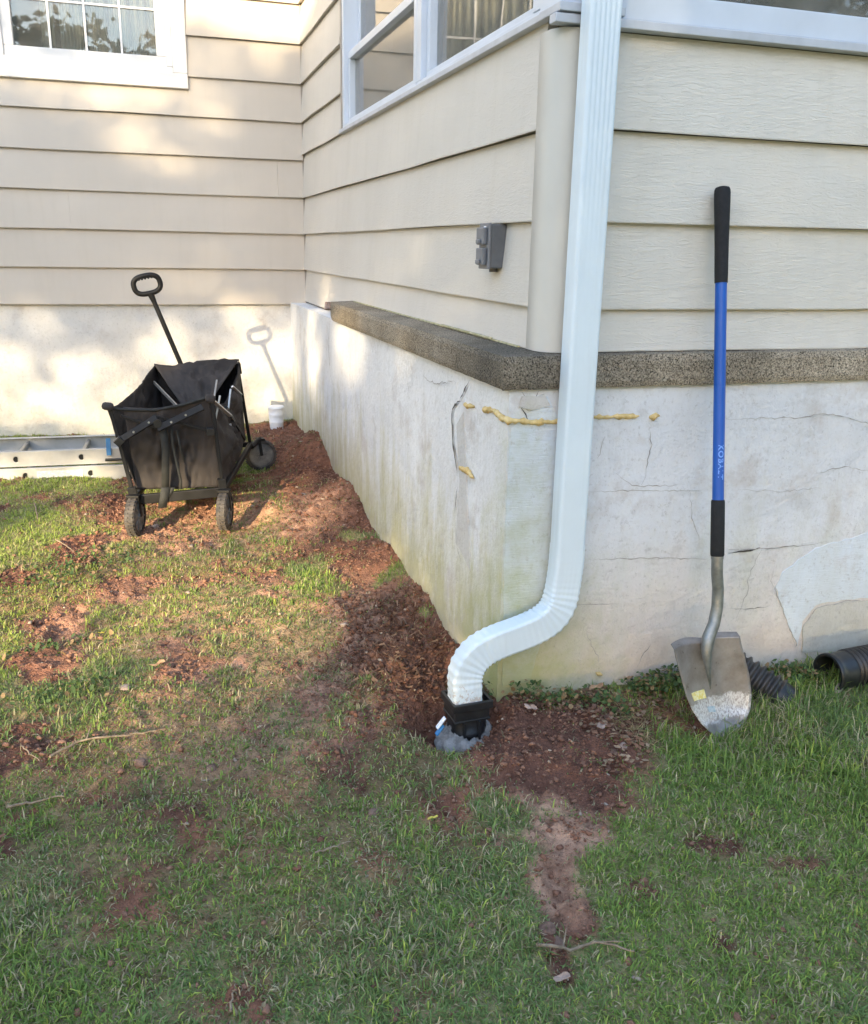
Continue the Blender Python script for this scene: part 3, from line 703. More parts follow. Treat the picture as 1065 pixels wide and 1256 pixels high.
for (a, b) in ((-1.36, -1.30), (-1.27, -1.16), (-1.13,-1.04), (-1.02,-.93), (-.91,-.84), (-.825,-.76)):      # folded drape hanging inside
    n = 22; vs = []
    for i in range(n+1):
        u = a+(b-a)*i/n; o = -.075-.014*math.sin(i*1.9)
        vs += [P(u, o, 2.02), P(u, o, 3.3)]
    cu.add(vs, [(2*i, 2*i+2, 2*i+3, 2*i+1) for i in range(n)], 0, True)
cu.build('curtain', M['curtain'], win, solid=.003)
rm = MB(); rm.box((-2.2, D+1.6, 1.6), (-.2, D+1.7, 3.5)); rm.box((-2.3, D+.16, 1.6), (-2.2, D+1.6, 3.5)); rm.box((-.2, D+.16, 1.6), (-.1, D+1.6, 3.5)); rm.box((-2.3, D+.16, 3.5), (-.1, D+1.7, 3.6)); rm.box((-2.3, D+.16, 1.5), (-.1, D+1.7, 1.6))
rm.build('room', M['room'], house)
# side windows
P = PL['A']; SZ = Z0+.643
win = MB(); frame_rect(win, P, 1.135, 2.345, SZ+.014, 3.1, .035, -.07, .014, bot=.014); win.box(P(.095, -.07, SZ+.014), P(1.134, .012, SZ+.028)); win.box(P(.10, -.07, SZ+.028), P(.150, .014, 3.1)); win.box(P(1.085, -.07, SZ+.028), P(1.134, .013, 3.1))
win = win.build('window', M['vinyl'], house, bevel=.002); tag(win, 'pale vinyl double window above the side foundation')
t_ = MB(); t_.box(P(2.346, -.02, SZ), P(2.368, .018, 3.1)); t_.build('frame', M['brown_trim'], win, bevel=.002)
s_ = MB(); frame_rect(s_, P, 1.172, 2.308, SZ+.030, 2.022, .030, -.05, -.006, bot=.022); frame_rect(s_, P, 1.172, 2.308, 2.000, 3.06, .030, -.075, -.052); s_.build('sash', M['vinyl'], win, bevel=.002)
s_ = MB(); frame_rect(s_, P, .152, 1.083, SZ+.030, 3.06, .034, -.05, -.006, bot=.022); s_.build('sash', M['vinyl'], win, bevel=.002)
g = MB(); g.box(P(1.20, -.032, SZ+.05), P(2.28, -.036, 2.0)); g.build('pane', M['glass'], win)
g = MB(); g.box(P(1.2, -.060, 2.02), P(2.28, -.064, 3.04)); g.build('pane', M['glass'], win)
g = MB(); g.box(P(.18, -.032, SZ+.05), P(1.055, -.036, 3.03)); g.build('pane', M['glass'], win)
# front window
P = PL['B']
win = MB(); win.box(P(.05, -.06, Z0+.635), P(3.4, .026, Z0+.694)); win.box(P(.05, -.06, Z0+.694), P(.12, .024, 3.1)); win.box(P(3.3, -.06, Z0+.694), P(3.4, .024, 3.1))
win = win.build('window', M['vinyl'], house, bevel=.003); tag(win, 'pale framed picture window above the shovel')
g = MB(); g.box(P(.12, -.012, Z0+.694), P(3.3, -.018, 3.1)); g.build('pane', M['glass'], win)
# metal sill nosing round the corner
mb = MB(); mb.box((-.026, .075, SZ-.004), (.0, 2.375, SZ+.012)); mb.build('sill', M['sill_metal'], house, bevel=.002)
mb = MB(); mb.box((-.036, -.036, SZ-.028), (3.4, .0, SZ-.009)); mb.box((-.030, -.041, SZ-.006), (.13, .074, SZ+.012)); mb.build('sill', M['sill_metal'], house, bevel=.002)
mb = MB(); mb.box((-.020, -.020, SZ+.013), (.049, .094, 3.2)); mb.build('corner_column', M['vinyl'], house, bevel=.003)
# sunroom interior
mb = MB(); mb.box((.15, .15, 1.1), (3.4, 3.4, 1.14)); mb.box((2.9, .15, 1.14), (3.0, 3.4, 3.2)); mb.box((.15, 3.3, 1.14), (2.9, 3.4, 3.2)); mb.box((-.0, .0, 3.25), (3.4, 3.6, 3.35)); mb.build('sunroom', M['room'], house)

# ------------------------------------------------------------------ downspout
ds = empty('downspout', (.05, -.08, .07), 'white rectangular metal downspout with crimped offset elbow on house corner', 'downspout')
def rect_sweep(mb, frames, W, Dp, rib=0., nose=.008):
    """frames: (centre, side axis, depth axis, scale, flute)"""
    def sec(fl):
        pts = []; a, b = W/2, Dp/2; r = nose
        for cx, cy, s0 in ((a-r, b-r, 0), (-a+r, b-r, 90), (-a+r, -b+r, 180), (a-r, -b+r, 270)):
            for k in range(4): t = math.radians(s0+k*30); pts.append((cx+r*math.cos(t), cy+r*math.sin(t)))
            if s0 == 180:   # fluted front face
                for i in range(1, 24):
                    u = -a+r+(2*a-2*r)*i/24; pts.append((u, -b+fl*.0010*(1-math.cos(i/24*2*math.pi*5))))
            if s0 == 90:
                for i in range(1, 8):
                    u = b-r-(2*b-2*r)*i/8; pts.append((-a+fl*.0006*(1-math.cos(i/8*2*math.pi*2)), u))
        return pts
    rings = []
    for c, sx, dy, sc, fl in frames: rings.append([Vector(c)+Vector(sx)*(p[0]*sc)+Vector(dy)*(p[1]*sc) for p in sec(fl)])
    n = len(rings[0]); vs = [v for r_ in rings for v in r_]
    fs = [(i*n+q, i*n+(q+1) % n, (i+1)*n+(q+1) % n, (i+1)*n+q) for i in range(len(rings)-1) for q in range(n)]
    mb.add(vs, fs, 0, True)
DW, DP = .075, .056; DXc, DYc = .0510, -.078
mb = MB(); fr = []
for i in range(25):
    z = .405+(3.2-.405)*i/24; fr.append(((DXc+.0, DYc, z), (1,0,0), (0,1,0), 1, max(.12, min(1, .12+(z-1.15)/.5))))
rect_sweep(mb, fr, DW, DP); o = mb.build('pipe', M['down'], ds)
for p in o.data.polygons: pass
# elbow: centre line swings left and slightly towards the lawn
def bez(p0, p1, p2, p3, n): return [(1-t)**3*p0+3*(1-t)**2*t*p1+3*(1-t)*t*t*p2+t**3*p3 for t in [i/n for i in range(n+1)]]
ctrl = [Vector((DXc, DYc, .47)), Vector((DXc, DYc, .425))]+[at(x, y, AY, DYc-.004*k) for k, (x, y) in enumerate(((690,722),(683,746),(667,763),(640,776),(610,787),(585,801),(571,823),(568,846)))]
ctrl[-1].x = ctrl[-2].x-.001; ctrl.append(ctrl[-1]+Vector((0, 0, -.03))); ctrl = [ctrl[0]]+ctrl+[ctrl[-1]]
dense = []
for a, b, c_, d_ in zip(ctrl[:-3], ctrl[1:-2], ctrl[2:-1], ctrl[3:]):
    for i in range(12):
        t = i/12; dense.append(.5*((2*b)+(c_-a)*t+(2*a-5*b+4*c_-d_)*t*t+(3*b-a-3*c_+d_)*t**3))
for _ in range(20): dense = [dense[0]]+[(dense[i-1]+dense[i]*2+dense[i+1])/4 for i in range(1, len(dense)-1)]+[dense[-1]]
cum = [0]
for a, b in zip(dense[:-1], dense[1:]): cum.append(cum[-1]+(b-a).length)
path = []; nP = 130; q_ = 0
for i in range(nP+1):
    L_ = cum[-1]*i/nP
    while q_ < len(cum)-2 and cum[q_+1] < L_: q_ += 1
    path.append(dense[q_].lerp(dense[q_+1], (L_-cum[q_])/max(1e-9, cum[q_+1]-cum[q_])))
mb = MB(); fr = []
for i, p in enumerate(path):
    t = (path[min(i+1, len(path)-1)]-path[max(i-1, 0)]).normalized(); sx = Vector((0,1,0)).cross(t).normalized(); sx = -sx if sx.dot(Vector((1,0,0))) < 0 and i < 5 else sx
    if fr and sx.dot(Vector(fr[-1][1])) < 0: sx = -sx
    k = 1.035
    t0_ = (path[min(i+6, nP)]-path[min(i+5, nP-1)]).normalized(); t1_ = (path[max(i-5, 1)]-path[max(i-6, 0)]).normalized(); bnd = min(1, t0_.angle(t1_)*4)
    k += .034*bnd*(1 if i % 4 < 2 else -.6)
    dy = t.cross(sx); dy = -dy if dy.y < 0 else dy
    fr.append((p, sx, dy, k, .15))
rect_sweep(mb, fr, DW, DP); o = mb.build('elbow', M['down'], ds)
mb = MB(); mb.box((DXc-.041, DYc-.0290, 2.30), (DXc+.041, DYc-.0315, 2.33)); mb.box((DXc-.0405, DYc-.029, 2.30), (DXc-.0385, -.02, 2.33)); mb.build('bracket', M['down'], ds)

# drain adapter at the foot
dr = empty('drain_adapter', (PIT[0]+.03, PIT[1], -.04), 'black plastic adapter catching the white downspout in a soil pit', 'drain adapter')
ac = Vector((-.215, -.098, .085))
def sq_ring(mb, c, a, b, z0, z1, wall, yaw=.0, m=0):
    ca, sa = math.cos(yaw), math.sin(yaw); vs = []
    for z in (z0, z1):
        for (w1, w2) in ((a, b), (a-wall, b-wall)):
            for i, j in ((-1,-1),(1,-1),(1,1),(-1,1)): x, y = i*w1, j*w2; vs.append((c[0]+x*ca-y*sa, c[1]+x*sa+y*ca, z))
    fs = []
    for q in range(4):
        r_ = (q+1) % 4
        fs += [(q, r_, 8+r_, 8+q), (4+r_, 4+q, 12+q, 12+r_), (8+q, 8+r_, 12+r_, 12+q), (r_, q, 4+q, 4+r_)]
    mb.add(vs, fs, m)
mb = MB(); sq_ring(mb, ac, .054, .046, .070, .092, .008, .06); sq_ring(mb, ac, .047, .040, .040, .071, .006, .06); sq_ring(mb, ac, .049, .042, .038, .044, .012, .06)
mb.build('rim', M['black_plastic'], dr, bevel=.002)
mb = MB(); n = 32
def sup(c, a, b, z, p): return [(c[0]+a*math.copysign(abs(math.cos(t))**p, math.cos(t)), c[1]+b*math.copysign(abs(math.sin(t))**p, math.sin(t)), z) for t in [2*math.pi*i/n for i in range(n)]]
lv = [(.046,.038,.040,.35),(.045,.038,.012,.5),(.048,.046,.006,.8),(.048,.046,-.006,.9),(.044,.043,-.008,1),(.044,.043,-.03,1),(.047,.046,-.032,1),(.047,.046,-.09,1)]
rings = [sup(ac, a, b, z, p) for a, b, z, p in lv]; vs = [v for r_ in rings for v in r_]
mb.add(vs, [(i*n+(q+1) % n, i*n+q, (i+1)*n+q, (i+1)*n+(q+1) % n) for i in range(len(lv)-1) for q in range(n)], 0, True)
for sx in (-1, 1): mb.box((ac.x+sx*.02-.003, ac.y-.05, -.01), (ac.x+sx*.02+.003, ac.y-.037, .04))
mb.build('body', M['black_plastic'], dr)
# crumpled grey liner of the buried pipe
ln = empty('drain_liner', (ac.x, ac.y, -.07), 'crumpled grey landscape fabric round the pipe under the black adapter', 'drain fabric')
m = N('geotextile'); v = m.co(); m.col(m.ramp(m.noise(v, 25, 5, .7), [(.3, (.13,.125,.12)), (.7, (.36,.35,.34))])); m.bump(m.noise(v, 45, 5, .7), .9, .01); gm = m.set(.9, 0, .2)
mb = MB(); nn, kk = 72, 12; vs = []
for j in range(kk+1):
    t = j/kk
    for i in range(nn):
        a = 2*math.pi*i/nn; fr_ = (.046+.030*math.sin(min(1, t)*math.pi*.62)+.012*mnoise.noise(Vector((math.cos(a)*2.5, math.sin(a)*2.5, t*3)))+.006*mnoise.noise(Vector((math.cos(a)*9, math.sin(a)*9, t*8))))
        fr_ += .022*max(0, math.cos(a+.7))*t
        z = .004-.065*t+.016*mnoise.noise(Vector((math.cos(a)*3+7, math.sin(a)*3, t*2)))+.012*math.sin(a*2+1)*(1-t)
        vs.append((ac.x+math.cos(a)*fr_*1.02, ac.y+math.sin(a)*fr_-.008*t, z))
mb.add(vs, [(j*nn+i, j*nn+(i+1) % nn, (j+1)*nn+(i+1) % nn, (j+1)*nn+i) for j in range(kk) for i in range(nn)], 0, True); mb.build('fabric', gm, ln, solid=.003)
mb = MB(); a0 = Vector((-.300, -.115, .020))
mb.bar(a0, a0+Vector((.022,.0,.028)), .014, .005, m=0); mb.bar(a0+Vector((-.004,-.008,-.014)), a0+Vector((.016,-.005,.010)), .014, .005, m=1)
tag(mb.build('plastic_tag', [M['white_plastic'], M['lblue']], None, bevel=.002), 'small white and blue plastic tag in the pit left of the adapter', 'plastic tag')

# ------------------------------------------------------------------ electrical outlet box on the side wall
ob = empty('outlet_box', (-.03, .33, 1.19), 'grey weatherproof outlet box with flip covers on side siding', 'outlet box')
y0, y1, za, zb = .282, .352, 1.137, 1.250
mb = MB(); mb.box((-.048, y0, za), (-.004, y1, zb)); mb.build('box', M['grey_box'], ob, bevel=.004)
mb = MB(); mb.box((-.055, y0-.003, za-.002), (-.0485, y1+.003, zb+.003)); mb.build('cover_plate', M['grey_lid'], ob, bevel=.002)
for q in (0, 1):
    mb = MB(); zc = za+.030+q*.052; mb.box((-.068, y0+.010, zc-.022), (-.0555, y1-.008, zc+.022)); mb.box((-.075, y0+.022, zc-.020), (-.0685, y1-.022, zc-.008)); mb.build('flip_lid', M['grey_lid'], ob, bevel=.003)
mb = MB(); mb.box((-.0575, y0+.020, zb-.014), (-.0552, y0+.033, zb-.005)); mb.build('label_sticker', M['white_plastic'], ob)
mb = MB(); mb.tube([(-.026, .317, za), (-.026, .317, za-.010)], .011, 12); mb.build('conduit_hub', M['grey_box'], ob)

# ------------------------------------------------------------------ shovel
sv = empty('shovel', (.41, -.27, 0), 'round point shovel with blue handle leaning on the front wall', 'shovel')
T0 = Vector((.422, -.043, 1.343)); T1 = at(880, 683, AY, -.215)
def on(y): t = 0; return None
def S(py): # point on the shaft axis at photo row py
    lo, hi = 0., 1.
    for _ in range(40):
        mid = (lo+hi)/2; p = T0.lerp(T1, mid); d = np.array(p)-CAM; yy = 628-FPX*(d@_u)/(d@_f)
        if yy < py: lo = mid
        else: hi = mid
    return T0.lerp(T1, lo)
g0, g1, g2, g3 = S(229), S(347), S(613), S(682)
mb = MB(); ax = (g1-g0)
pts = [g0+ax*t for t in (0, .01, .03, .07, .2, .45, .7, .9, 1)]; mb.tube(pts, [.010,.0165,.0188,.0195,.0190,.0175,.0165,.0162,.0158], 20); mb.build('grip', M['grip'], sv)
mb = MB(); mb.tube([g1-(g1-g0)*.02, g1.lerp(g2, .5), g2+(g3-g2)*.1], .0143, 24); sh = mb.build('shaft', M['blue'], sv)
mb = MB(); mb.tube([g2, g2.lerp(g3, .03), g2.lerp(g3, .5), g2.lerp(g3, .97), g3], [.0155,.0168,.0172,.0172,.0160], 20); tag(mb.build('grip', M['grip'], sv), 'lower black sleeve above the metal socket')
# lettering down the shaft
fc = bpy.data.curves.new('lettering', 'FONT'); fc.body = 'KOBALT'; fc.size = .0185; fc.extrude = .0003; fc.space_character = 1.12; fc.offset = .0006
to = bpy.data.objects.new('lettering', fc); COL.objects.link(to)
dg = bpy.context.evaluated_depsgraph_get(); lm = bpy.data.meshes.new_from_object(to.evaluated_get(dg)); bpy.data.objects.remove(to)
l0 = S(545); ln_ = max(v.co.x for v in lm.vertices); sc = (S(588)-l0).length/ln_; dirn = (g2-g1).normalized()
toc = Vector(CAM)-l0; toc.normalize(); side = toc.cross(dirn).normalized(); 
sidr = side if side.x > 0 else -side; nrm = dirn.cross(sidr); nrm = nrm if nrm.dot(toc) > 0 else -nrm
for v in lm.vertices:
    a = (v.co.y-.0065)/.0150+.42                 # wrap the letters round the tube, baseline left
    v.co = l0+dirn*(v.co.x*sc)+(sidr*math.sin(a)+nrm*math.cos(a))*(.0148+v.co.z*.3)-Vector(sv.location)
lm.materials.append(M['letters']); lo = bpy.data.objects.new('lettering', lm); COL.objects.link(lo); lo.parent = sh
# socket and blade
m = N('shovel_steel'); v = m.co(); big = m.noise(v, 16, 5, .65)
c = m.ramp(big, [(.3, (.20,.17,.15)), (.55, (.30,.27,.25)), (.75, (.36,.34,.33))])
sp = m.noise(v, 55, 3, .6); c = m.mix(m.ramp(sp, [(.66, (0,0,0)), (.71, (.8,.8,.8))]), c, (.10,.065,.045))
z_ = m.math('ADD', m.z()[2], m.math('MULTIPLY', m.noise(v, 45, 4, .7), .05))
c = m.mix(m.ramp(z_, [(.040, (.0,.0,.0)), (.048, (.8,.8,.8)), (.098, (.8,.8,.8)), (.104, (0,0,0))]), c, m.ramp(m.noise(m.co((3,3,1)), 90, 4, .7), [(.4, (.34,.30,.29)), (.55, (.74,.72,.72))]))
m.col(c); m.bump(m.noise(v, 120, 4), .35, .002); steel = m.set(.48, .45, .5)
m = N('socket_steel'); m.col(m.ramp(m.noise(m.co(), 30, 5, .6), [(.3, (.15,.155,.15)), (.7, (.30,.31,.30))])); socket = m.set(.4, .6, .5)
rows = [((827,796),(908,781),-.262,-.238),((829,806),(910,791),-.264,-.241),((832,817),(913,802),-.267,-.245),((838,840),(919,826),-.273,-.252),((843,856),(922,850),-.279,-.260),((850,872),(921,869),-.285,-.268),((860,887),(914,887),-.291,-.279),((870,897),(902,898),-.295,-.289),((880,904),(887,904),-.298,-.296)]
mb = MB(); NS = 28; vs = []
from bisect import bisect
def row(t):
    k = min(len(rows)-2, int(t*(len(rows)-1))); f = t*(len(rows)-1)-k; a, b = rows[k], rows[k+1]
    return [(a[0][i]*(1-f)+b[0][i]*f) for i in (0, 1)], [(a[1][i]*(1-f)+b[1][i]*f) for i in (0, 1)], a[2]*(1-f)+b[2]*f, a[3]*(1-f)+b[3]*f
NT = 40; grid = []
for i in range(NT+1):
    t = i/NT; l, r_, yl, yr = row(t); A_ = at(l[0], l[1], AY, yl); B_ = at(r_[0], r_[1], AY, yr); rw = []
    for j in range(NS+1):
        s_ = j/NS; p = A_.lerp(B_, s_); wdt = (B_-A_).length
        dish = .030*(wdt/.18)*(1-(2*s_-1)**2)*(1-.25*t)
        ridge = .014*math.exp(-((s_-.52)/(.055+.09*max(0,.5-t)))**2)*max(0, 1-t/.62)**.7 + .010*math.exp(-((s_-.46)/.17)**2)*max(0, 1-t/.45)
        p = p+Vector((0, dish-ridge, -.005*(1-(2*s_-1)**2)*(1-t)))
        rw.append(p)
    grid.append(rw)
vs = [p for rw in grid for p in rw]; m_ = NS+1
mb.add(vs, [(i*m_+j, i*m_+j+1, (i+1)*m_+j+1, (i+1)*m_+j) for i in range(NT) for j in range(NS)], 0, True)
# forward-turned step along the top edge
stp = []
for j, p in enumerate(grid[0]): stp += [p, p+Vector((0, .016, .006))]
mb.add(stp, [(2*j, 2*j+1, 2*j+3, 2*j+2) for j in range(NS)], 0, False)
bl = mb.build('blade', steel, sv, solid=.0022)
mb = MB(); tc = grid[0][14]; sp_ = [g3, g3.lerp(T0, -.05), at(881,722,AY,-.222), at(880,744,AY,-.228), at(876,765,AY,-.238), at(869,783,AY,-.248), at(867,800,AY,-.262), at(869,822,AY,-.266), at(872,845,AY,-.268)]
mb.tube(sp_, [.0146,.0146,.0146,.0148,.0152,.0165,.0135,.007,.002], 20); mb.tube([g3.lerp(g2, .02), g3+(g3-g2)*.05], .0158, 20)
mb.build('socket', socket, sv)
# yellow sticker and blue smear on the blade
def decal(name, i0, i1, j0, j1, mt):
    mb = MB(); a = [[grid[i][j]+Vector((0, -.0030, 0)) for j in range(j0, j1+1)] for i in range(i0, i1+1)]; w2 = j1-j0+1
    mb.add([p for r_ in a for p in r_], [(i*w2+j, i*w2+j+1, (i+1)*w2+j+1, (i+1)*w2+j) for i in range(i1-i0) for j in range(j1-j0)], 0, True)
    o = mb.build(name, mt, bl); return o
m = N('sticker'); m.col(m.ramp(m.noise(m.co((2,1,1)), 120, 3), [(.45, (.74,.60,.16)), (.55, (.80,.74,.42))])); decal('sticker', 19, 22, 3, 10, m.set(.5))
decal('paint_smear', 25, 27, 9, 13, simple('smear', (.13,.32,.42), .6, var=.3, scale=60, c2=(.45,.5,.52)))

# ------------------------------------------------------------------ corrugated pipes
def corrugated(name, p0, p1, r, label, cuff=True, pitch=.016, bend=0):
    o = empty(name, (p0[0], p0[1], 0), label, 'drain pipe'); p0, p1 = Vector(p0), Vector(p1); L = (p1-p0).length; d = (p1-p0).normalized()
    n = 40; pts = []; rr = []; t = .07 if cuff else 0.
    k = int((L-t)/pitch*6)
    for i in range(k+1):
        s_ = t+(L-t)*i/k; pts.append(p0+d*s_+Vector((0, bend*math.sin(s_/L*math.pi), 0))); rr.append(r*(1+.10*math.tanh(2.2*math.sin(2*math.pi*(s_-t)/pitch))))
    mb = MB(); mb.tube(pts, rr, n, caps=False); mb.tube(pts[::-1], [x-.004 for x in rr[::-1]], n, caps=False); mb.build('corrugated_wall', M['dusty_plastic'], o)
    if cuff:
        mb = MB(); a = [0, .003, .012, .016, .03, .05, .062, .07]; rs_ = [1.04, 1.08, 1.08, 1.02, 1.02, 1.03, 1.03, 1.0]
        mb.tube([p0+d*x for x in a], [r*x for x in rs_], n, caps=False); mb.tube([p0+d*x for x in (.07, 0)], r*.93, n, caps=False)
        vs = []; q = []
        mb.tube([p0+d*.0, p0+d*.0005], [r*1.04, r*.93], n, caps=False); mb.build('cuff', M['black_plastic'], o)
    return o
corrugated('corrugated_pipe', (.850, -.165, .046), (2.2, -.06, .050), .053, 'black corrugated pipe with open smooth cuff lying by the right wall')
e = corrugated('corrugated_elbow', (.590, -.085, .060), (.672, -.185, .008), .050, 'short black corrugated elbow on the grass behind the shovel blade', cuff=False, pitch=.022)
mb = MB(); mb.tube([(.668, -.181, .010), (.690, -.203, -.004)], [.050, .046], 30); mb.build('end_cap', M['black_plastic'], e)

# ------------------------------------------------------------------ white cup at the back wall
cp = empty('plastic_cup', (-.235, 3.33, .13), 'small white ribbed plastic cup on soil by the inner corner', 'cup')
mb = MB(); zc = .115; n = 28; pr = [(.037,0),(.039,.004),(.0425,.05),(.0435,.053),(.0435,.056),(.0425,.058),(.045,.095),(.0462,.098),(.0462,.102),(.0452,.104),(.0475,.134),(.049,.136),(.049,.142),(.047,.1422)]
cc = Vector((-.232, 3.33, zc)); mb.tube([cc+Vector((0,0,z)) for _, z in pr], [r_ for r_, _ in pr], n, caps=True); mb.build('cup_wall', M['white_plastic'], cp)
mb = MB(); mb.tube([cc+Vector((0,0,.1425)), cc+Vector((0,0,.148))], [.0475, .046], n); mb.build('lid', M['white_plastic'], cp)

# ------------------------------------------------------------------ ladder lying along the back wall
ld = empty('extension_ladder', (-1.7, 2.9, .03), 'aluminium extension ladder lying flat along the back wall', 'ladder')
la = math.atan2(at(148,588,AY,2.68).y-2.72, 1); P0 = Vector((-4.4, 2.80, 0)); P1 = Vector((-1.04, 2.66, 0)); dx = (P1-P0).normalized(); nb = Vector((-dx.y, dx.x, 0))
def rail(off, z0, z1, x0, x1, face):
    """C channel rail: web plus two flanges"""
    mb = MB(); a = P0+dx*x0+nb*off; b = P0+dx*x1+nb*off; zc = (z0+z1)/2
    mb.bar(a+Vector((0,0,zc)), b+Vector((0,0,zc)), .003, z1-z0)
    for z in (z0+.003, z1-.003): mb.bar(a+nb*(.012*face)+Vector((0,0,z)), b+nb*(.012*face)+Vector((0,0,z)), .026, .004)
    return mb.build('rail', M['alu_paint'], ld, bevel=.0012)
LL = (P1-P0).length
rails = [rail(0, .025, .102, 0, LL, 1), rail(.030, .106, .182, 0, LL-.05, 1), rail(.43, .025, .102, 0, LL, -1), rail(.40, .106, .182, 0, LL-.05, -1)]
def lx(px, py, z): # distance along the ladder of a measured point on its near rail
    best = 0
    q = at(px, py, AY, 2.68); return (q-P0).dot(dx)
for (px0, z, o0, o1) in ((111, .066, -.004, .43), (100.5, .144, .026, .40)):
    s0 = lx(px0, 570, z)
    for k in range(9):
        s_ = s0-.305*k
        if s_ < .1: break
        a = P0+dx*s_+nb*o0+Vector((0,0,z)); b = P0+dx*s_+nb*o1+Vector((0,0,z))
        mb = MB(); n = 14; ring = [(.019*math.cos(t), .016*math.sin(t) if math.sin(t) > -.55 else -.0088) for t in [2*math.pi*i/n for i in range(n)]]
        ring = [(-y*1.0, x*.9) for x, y in ring]
        vs = [p+dx*x+Vector((0,0,y)) for p in (a, b) for x, y in ring]
        mb.add(vs, [(i, (i+1) % n, n+(i+1) % n, n+i) for i in range(n)], 0, False)
        ins = [a+nb*.0008+dx*x*.85+Vector((0,0,y*.85)) for x, y in ring]; mb.add(ins, [tuple(range(n))], 1)
        mb.add([p+dx*x+Vector((0,0,y)) for p in (a,) for x, y in ring]+ins, [(i, (i+1) % n, n+(i+1) % n, n+i) for i in range(n)], 0)
        mb.build('rung', [M['alu'], M['hole']], ld)
mb = MB(); q = P0+dx*(LL-.125)+nb*.012
mb.bar(q+Vector((0,0,.150)), q+Vector((0,0,.235))+nb*.02, .022, .012, m=0); mb.bar(q+dx*.06+Vector((0,0,.128)), q-dx*.02+Vector((0,0,.128)), .03, .008, m=1)
mb.build('lock_bracket', [M['lblue'], M['black_plastic']], ld)
mb = MB(); a = P0+dx*lx(45, 578, .066)+Vector((0,0,.064))-nb*.0028; b = P0+dx*lx(102, 578, .066)+Vector((0,0,.064))-nb*.0028; mb.bar(a, b, .0012, .046)
m = N('worn_label'); m.col(m.ramp(m.noise(m.co((1,1,2)), 70, 4, .7), [(.42, (.50,.50,.50)), (.6, (.68,.69,.70))])); mb.build('worn_label', m.set(.6), rails[0])
for r_ in (0, 2):
    mb = MB(); off = (0, 0, .43)[r_]; a = P0+dx*(LL-.005)+nb*off; mb.bar(a+Vector((0,0,.02)), a+Vector((0,0,.108)), .03, .05, up=tuple(dx)); mb.build('foot', M['black_plastic'], ld, bevel=.003)

# ------------------------------------------------------------------ garden wagon
wg = empty('garden_wagon', (-.78, 2.1, .03), 'black folding garden wagon with raised pull handle beside the ladder', 'wagon')
FLt, FRt = Vector((-1.095, 1.70, .550)), Vector((-.705, 1.66, .592)); FLb, FRb = Vector((-1.030, 1.665, .185)), Vector((-.680, 1.640, .205))
RRt, RRb = at(291,446,AY,2.48), at(307,545,AY,2.53); RLt, RLb = at(194,452,AY,2.56), Vector((-.87, 2.60, .20))
def part(name, mb, mt=None, **k): return mb.build(name, mt or M['frame'], wg, **k)
mb = MB()
for a, b in ((FLt, FLb), (FRt, FRb), (RRt, RRb), (RLt, RLb)): mb.bar(a, b, .016, .016, up=(0,1,0))
for a, b in ((FLt, FLb), (FRt, FRb)): mb.bar(a.lerp(b, .86), b+Vector((0,0,-.01)), .034, .034, up=(0,1,0))
for a, b in ((FLb, FRb),): mb.bar(a+Vector((-.01,-.006,0)), b+Vector((.01,-.006,0)), .020, .040)
for a, b in ((FLb, RLb), (FRb, RRb), (RLb, RRb)): mb.bar(a, b, .018, .026)
mb.bar(RRt.lerp(RRb, .0)+Vector((0,0,.004)), RRt.lerp(RRb, .12), .030, .030, up=(0,1,0))
part('frame', mb, bevel=.003)
# scissor braces on the front end
x0 = at(146,541,AY,1.655); x1 = at(193,512,AY,1.64); x2 = at(193,526,AY,1.632); x3 = at(249,499,AY,1.63); x4 = at(148,510,AY,1.665); x5 = at(258,529,AY,1.64)
mb = MB(); mb.bar(x0, x1, .012, .026, up=(0,.4,1)); mb.bar(x2, x3, .012, .026, up=(0,.4,1)); part('cross_brace', mb, bevel=.002)
mb = MB(); mb.bar(x4, x2+Vector((0,.012,.0)), .009, .012); mb.bar(x1+Vector((0,.012,0)), x5, .009, .012); part('cross_brace', mb, M['frame'], bevel=.002)
mb = MB(); mb.bar(x0+Vector((-.012,0,-.012)), x0+Vector((.012,0,.010)), .03, .03); part('slider', mb, M['black_plastic'], bevel=.002)
mb = MB(); mb.bar(x5+Vector((0,0,-.014)), x5+Vector((0,0,.014)), .03, .03, up=(0,1,0)); part('slider', mb, M['black_plastic'], bevel=.002)
mb = MB(); mb.disc((x1+x2)/2+Vector((0,-.006,0)), (0,1,0), .016, .012, 16); part('pivot', mb, M['black_plastic'], bevel=.002)
for q in ((x0, x1, .38), (x0, x1, .78), (x2, x3, .3), (x2, x3, .62)):
    mb = MB(); mb.disc(q[0].lerp(q[1], q[2])+Vector((0,-.009,.002)), (0,1,0), .0045, .005, 10); part('rivet', mb, M['alu'])
# bare metal braces on the right side
for i, (a, b, ya, yb, r_) in enumerate((((262,492),(283,510),1.72,1.9,.014),((270,485),(263,522),1.8,1.78,.008),((283,477),(280,503),2.05,2.0,.008),((285,474),(296,484),2.2,2.35,.012),((266,466),(263,486),1.9,1.8,.007))):
    mb = MB(); mb.bar(at(a[0],a[1],AY,ya), at(b[0],b[1],AY,yb), r_*.7, r_, up=(1,0,.3)); part('side_brace', mb, M['alu'], bevel=.0015)
mb = MB(); mb.bar(at(189,469,AY,2.42), at(217,498,AY,1.86), .006, .014); part('side_brace', mb, M['alu'])
mb = MB(); mb.bar(at(277,500,AY,1.95), at(300,538,AY,2.45), .012, .018); mb.bar(at(262,535,AY,1.75), at(292,462,AY,2.42), .012, .018); part('side_brace', mb, M['frame'])
